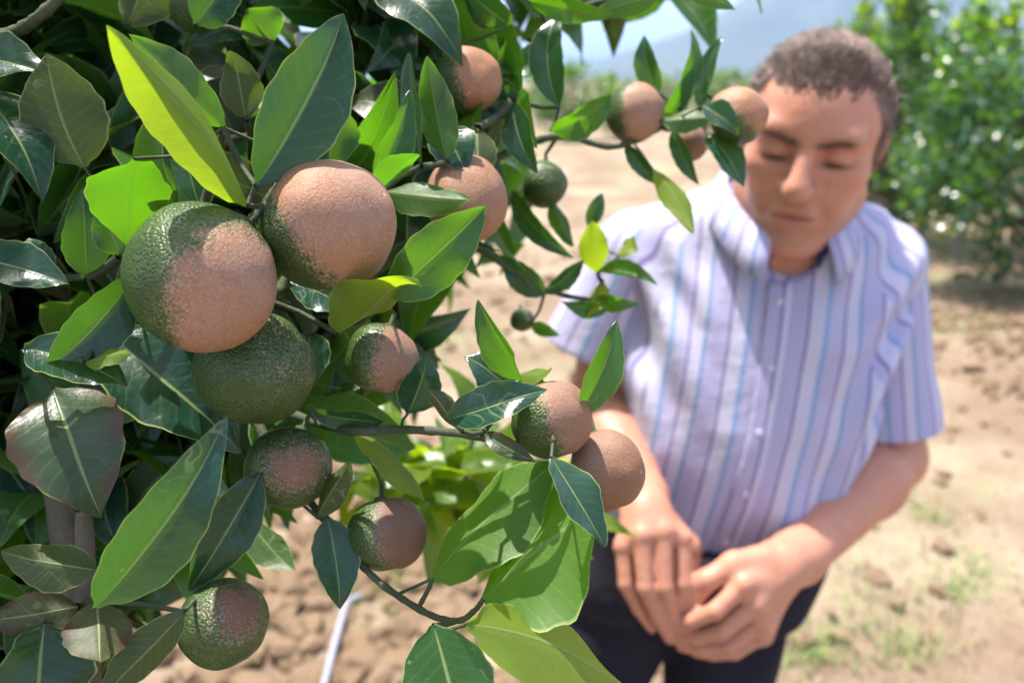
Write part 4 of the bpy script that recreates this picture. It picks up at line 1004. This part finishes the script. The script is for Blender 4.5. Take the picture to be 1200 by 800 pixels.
# ------------------------------------------------------------------ orchard behind: citrus trees
far_leaf = {'mid': LM['mid'], 'dark': LM['dark'], 'young': LM['young']}
def lp(L, W, fold):                                                # cheap leaf: two folded halves, 8 triangles
    return leaf_data(L, W, fold, .06, 0, 0, 0, 3, 2, 3)
def make_tree(seed, H_, R_, nleaf, scale=1.0):
    r = np.random.RandomState(seed); items = []; tw = []
    tpl = [lp(.085*scale, .046*scale, .3), lp(.075*scale, .042*scale, .15)]
    cl = []
    for k in range(62):                                            # leaf clumps over the crown
        q = r.normal(size=3); q /= np.linalg.norm(q); s = r.uniform(.25, 1)**.5
        c = np.array([q[0]*R_*s, q[1]*R_*s, .18+(H_-.30)*(.5+.5*q[2]*s)]); 
        if c[2] < .5: c[:2] *= .8
        cl.append((c, r.uniform(.13, .26)*R_/.9, 'n'))
    for k in range(13):                                            # upright shoots on top
        a = r.uniform(0, 6.28); d = r.uniform(0, .75)*R_; cl.append((np.array([d*math.cos(a), d*math.sin(a), H_-.18+r.uniform(-.12, .22)]), .10, 's'))
    per = nleaf//len(cl)
    for c, s, t in cl:
        for k in range(per):
            g = r.normal(size=3)*(np.array([.55, .55, 1.5])*s*.6 if t == 's' else s*.55); p = c+g
            if p[2] < .12: continue
            out = Vector(g)+Vector((0, 0, .02)); out.normalize()
            ax = (out+Vector(r.normal(size=3))*.6+Vector((0, 0, .35 if t == 's' else -.1))).normalized(); nr = Vector((0, 0, 1))+out*.6+Vector(r.normal(size=3))*.4
            if abs(nr.normalized().dot(ax)) > .95: nr += Vector((.5, .2, 0))
            kd = 'young' if (t == 's' and r.rand() < .5) or r.rand() < .04 else ('mid' if r.rand() < .25 else 'dark')
            items.append((Vector(p), ax, nr, tpl[r.randint(2)], kd, r.uniform(.75, 1.2)))
    crown = join_leaves(items, 'crown', far_leaf)
    V = []; Fc = []
    def add(p, rr_):
        v, f = tube(curve_pts(p, 5), np.interp(np.linspace(0, 1, 5*(len(p)-1)+1), np.linspace(0, 1, len(rr_)), rr_), 8); n = len(V); V.extend(v); Fc.extend(tuple(x+n for x in q) for q in f)
    add([(0, 0, -.08), (.02, .01, .2), (-.01, .02, .5), (.02, 0, .9)], [.065, .055, .045, .03])
    for c, s, t in cl[::2]: add([(0, 0, r.uniform(.25, .7)), tuple(c*.5+np.array([0, 0, .15])), tuple(c)], [.022, .013, .004])
    me = bpy.data.meshes.new('trunk'); me.from_pydata([tuple(p) for p in V], [], Fc); me.polygons.foreach_set('use_smooth', [True]*len(me.polygons)); me.materials.append(BARK)
    return crown, me
TM = [make_tree(1, 2.05, .95, 8500), make_tree(2, 2.15, .88, 7500), make_tree(3, 1.9, .95, 4500)]
FM = [make_tree(4, 2.1, 1.0, 1500, 1.7), make_tree(5, 2.2, .95, 1500, 1.7)]
def put_tree(M, x, y, rz, sc, label, group=None):
    e = bpy.data.objects.new('citrus_tree', None); col.objects.link(e); e.location = (x, y, float(gheight(np.array([x]), np.array([y]))[0])); e.rotation_euler = (0, 0, rz); e.scale = (sc, sc, sc)
    tag(e, label, 'tree', group)
    for n, d in zip(('crown', 'trunk'), M): link(n, d, None, e)
put_tree(TM[0], 4.00, 6.35, .4, 1.02, 'nearest bushy citrus tree across the path, sunlit at the edge of the bare soil')
put_tree(TM[1], 3.86, 8.6, 2.1, 1.06, 'citrus tree with upright pale shoots, next behind the nearest one across the path')
RG = 'citrus trees in the orchard rows behind'
RL_ = 'distant round citrus tree in the orchard rows behind the man'
for i, (x, y) in enumerate([(4.5, 11.6), (5.4, 14.2), (6.2, 7.2), (6.4, 9.9), (6.5, 12.6)]):
    put_tree(TM[i % 3], x, y, i*1.3, rng.uniform(.9, 1.08), RL_, RG)
for i in range(26):
    row = i//9; x = -4.5+(i % 9)*1.9+rng.uniform(-.4, .4); y = 24+row*6+rng.uniform(-.6, .6)
    put_tree(FM[i % 2], x, y, i*.9, rng.uniform(.65, .9), RL_, RG)

# ------------------------------------------------------------------ on the ground: clods, grass, weeds, drip hose
def clods():
    bm = bmesh.new(); bmesh.ops.create_icosphere(bm, subdivisions=2, radius=1); v0 = np.array([tuple(v.co) for v in bm.verts]); f0 = np.array([[v.index for v in f.verts] for f in bm.faces]); bm.free()
    r = np.random.RandomState(9); V = []; Fc = []; n = 0; kinds = []
    for k in range(4): 
        d = 1+(vnoise(v0[:, 0]*1.7+k*9, v0[:, 1]*1.7, v0[:, 2]*1.7, 60+k)-.5)*.9; kinds.append(v0*d[:, None])
    for i in range(3600):
        if i < 1100: x, y = -.45+r.normal()*.42, r.uniform(1.6, 3.4); s = .009+.06*r.rand()**2.6
        elif i < 1700: x, y = r.uniform(2.4, 4.0), r.uniform(3.6, 5.9); s = r.uniform(.01, .05)*r.uniform(.4, 1)
        else: x, y = r.uniform(-2.5, 4.8), r.uniform(1.2, 8); s = .005+.04*r.rand()**3
        if i < 1100 and abs(x+.49) < .03 and y < 2.25: continue
        a = r.uniform(0, 6.28); ca, sa = math.cos(a), math.sin(a); v = kinds[r.randint(4)]*np.array([r.uniform(.9, 1.6), r.uniform(.7, 1.1), r.uniform(.4, .8)])*s
        v = np.stack([v[:, 0]*ca-v[:, 1]*sa, v[:, 0]*sa+v[:, 1]*ca, v[:, 2]], 1)+np.array([x, y, float(gheight(np.array([x]), np.array([y]))[0])+s*.22])
        V.append(v); Fc.append(f0+n); n += len(v)
    m = Mat('soil_clod'); o = m.coord('Object'); n1 = m.noise(6, 4, .6, o); n2 = m.noise(90, 4, .7, o)
    m.set(Base_Color=m.mix(m.math('MULTIPLY_ADD', n2, .5, m.math('MULTIPLY', n1, .5)), (.10, .063, .038), (.28, .195, .125)), Roughness=.97, Specular_IOR_Level=.1); m.bump(n2, .7, .01)
    tag(mesh('soil_clods', np.concatenate(V), np.concatenate(Fc), m.m, smooth=False), 'loose brown clods of dry soil scattered over the ground', 'soil', kind='stuff')
clods()
def grass(name, n, centres, mat, h0, h1, label, seed):
    r = np.random.RandomState(seed); V = []; Fc = []
    for i in range(n):
        c = centres[r.randint(len(centres))]; x, y = c[0]+r.normal()*c[2], c[1]+r.normal()*c[2]; z = float(gheight(np.array([x]), np.array([y]))[0])
        h = r.uniform(h0, h1); a = r.uniform(0, 6.28); l = r.uniform(.2, 1.4); w_ = r.uniform(.0015, .004); dx, dy = math.cos(a), math.sin(a); k = len(V)
        V += [(x-dy*w_, y+dx*w_, z-.01), (x+dy*w_, y-dx*w_, z-.01), (x+dx*h*l*.4+dy*w_*.7, y+dy*h*l*.4-dx*w_*.7, z+h*.6), (x+dx*h*l*.4-dy*w_*.7, y+dy*h*l*.4+dx*w_*.7, z+h*.6), (x+dx*h*l, y+dy*h*l, z+h*.9)]
        Fc += [(k, k+1, k+2, k+3), (k+3, k+2, k+4)]
    tag(mesh(name, V, Fc, mat), label, 'grass', kind='stuff')
m = Mat('dry_grass'); o = m.coord('Object'); m.set(Base_Color=m.mix(m.noise(3, 3, .6, o), (.28, .22, .12), (.42, .36, .23)), Roughness=.9); DRY = m.m
m = Mat('green_grass'); o = m.coord('Object'); m.set(Base_Color=m.mix(m.noise(3, 3, .6, o), (.13, .20, .045), (.28, .34, .12)), Roughness=.8); GRN = m.m
r = np.random.RandomState(3)
dc = [(r.uniform(-2.5, 4.5), r.uniform(1.6, 10), r.uniform(.08, .4)) for _ in range(120)]
grass('dry_grass', 9000, dc, DRY, .01, .05, 'flattened straw-coloured dry grass lying over the bare soil', 1)
gp = [(1090, 590), (1130, 690), (1040, 690), (1060, 760), (930, 770), (1120, 400), (1090, 380), (1150, 660), (500, 390), (430, 410), (520, 400), (410, 690), (440, 660), (460, 680), (380, 640), (985, 760), (1080, 300), (470, 440)]
gc = [(ground_at(*p).x, ground_at(*p).y, rng.uniform(.05, .14)*ground_at(*p).y/2.5) for p in gp]
grass('green_grass', 3000, gc, GRN, .012, .045, 'sparse green grass tufts growing in the dry soil', 2)
m = Mat('dead_leaf_litter'); o = m.coord('Object'); m.set(Base_Color=m.mix(m.noise(9, 3, .6, o), (.10, .06, .03), (.27, .19, .10)), Roughness=.9)
items = []
for i in range(700):
    x, y = (rng.normal()*.7-.3, rng.uniform(1.2, 3.6)) if i < 350 else (rng.uniform(-2, 5), rng.uniform(1.5, 9))
    a = rng.uniform(0, 6.28); z = float(gheight(np.array([x]), np.array([y]))[0])+.012
    items.append((Vector((x, y, z)), Vector((math.cos(a), math.sin(a), rng.normal()*.25)).normalized(), Vector((rng.normal()*.3, rng.normal()*.3, 1)), proto[rng.randint(6)], 'dead', rng.uniform(.5, .9)))
tag(link('leaf_litter', join_leaves(items, 'leaf_litter', {'dead': m.m})), 'curled brown dead leaves littering the soil', 'leaf litter', kind='stuff')
m = Mat('grey_polythene'); m.set(Base_Color=(.30, .30, .36), Roughness=.45); 
pp = [(-.50+.015*math.sin(t*2.2), .3+t, float(gheight(np.array([-.5]), np.array([.3+t]))[0])*.4+.016) for t in np.linspace(0, 2.0, 24)] + [(-.47, 2.36, -.01), (-.46, 2.45, -.05)]
v, f = tube(pp, [.0095]*len(pp), 10); tag(mesh('drip_hose', v, f, m.m), 'thin grey irrigation hose lying along the soil beneath the tree', 'hose')
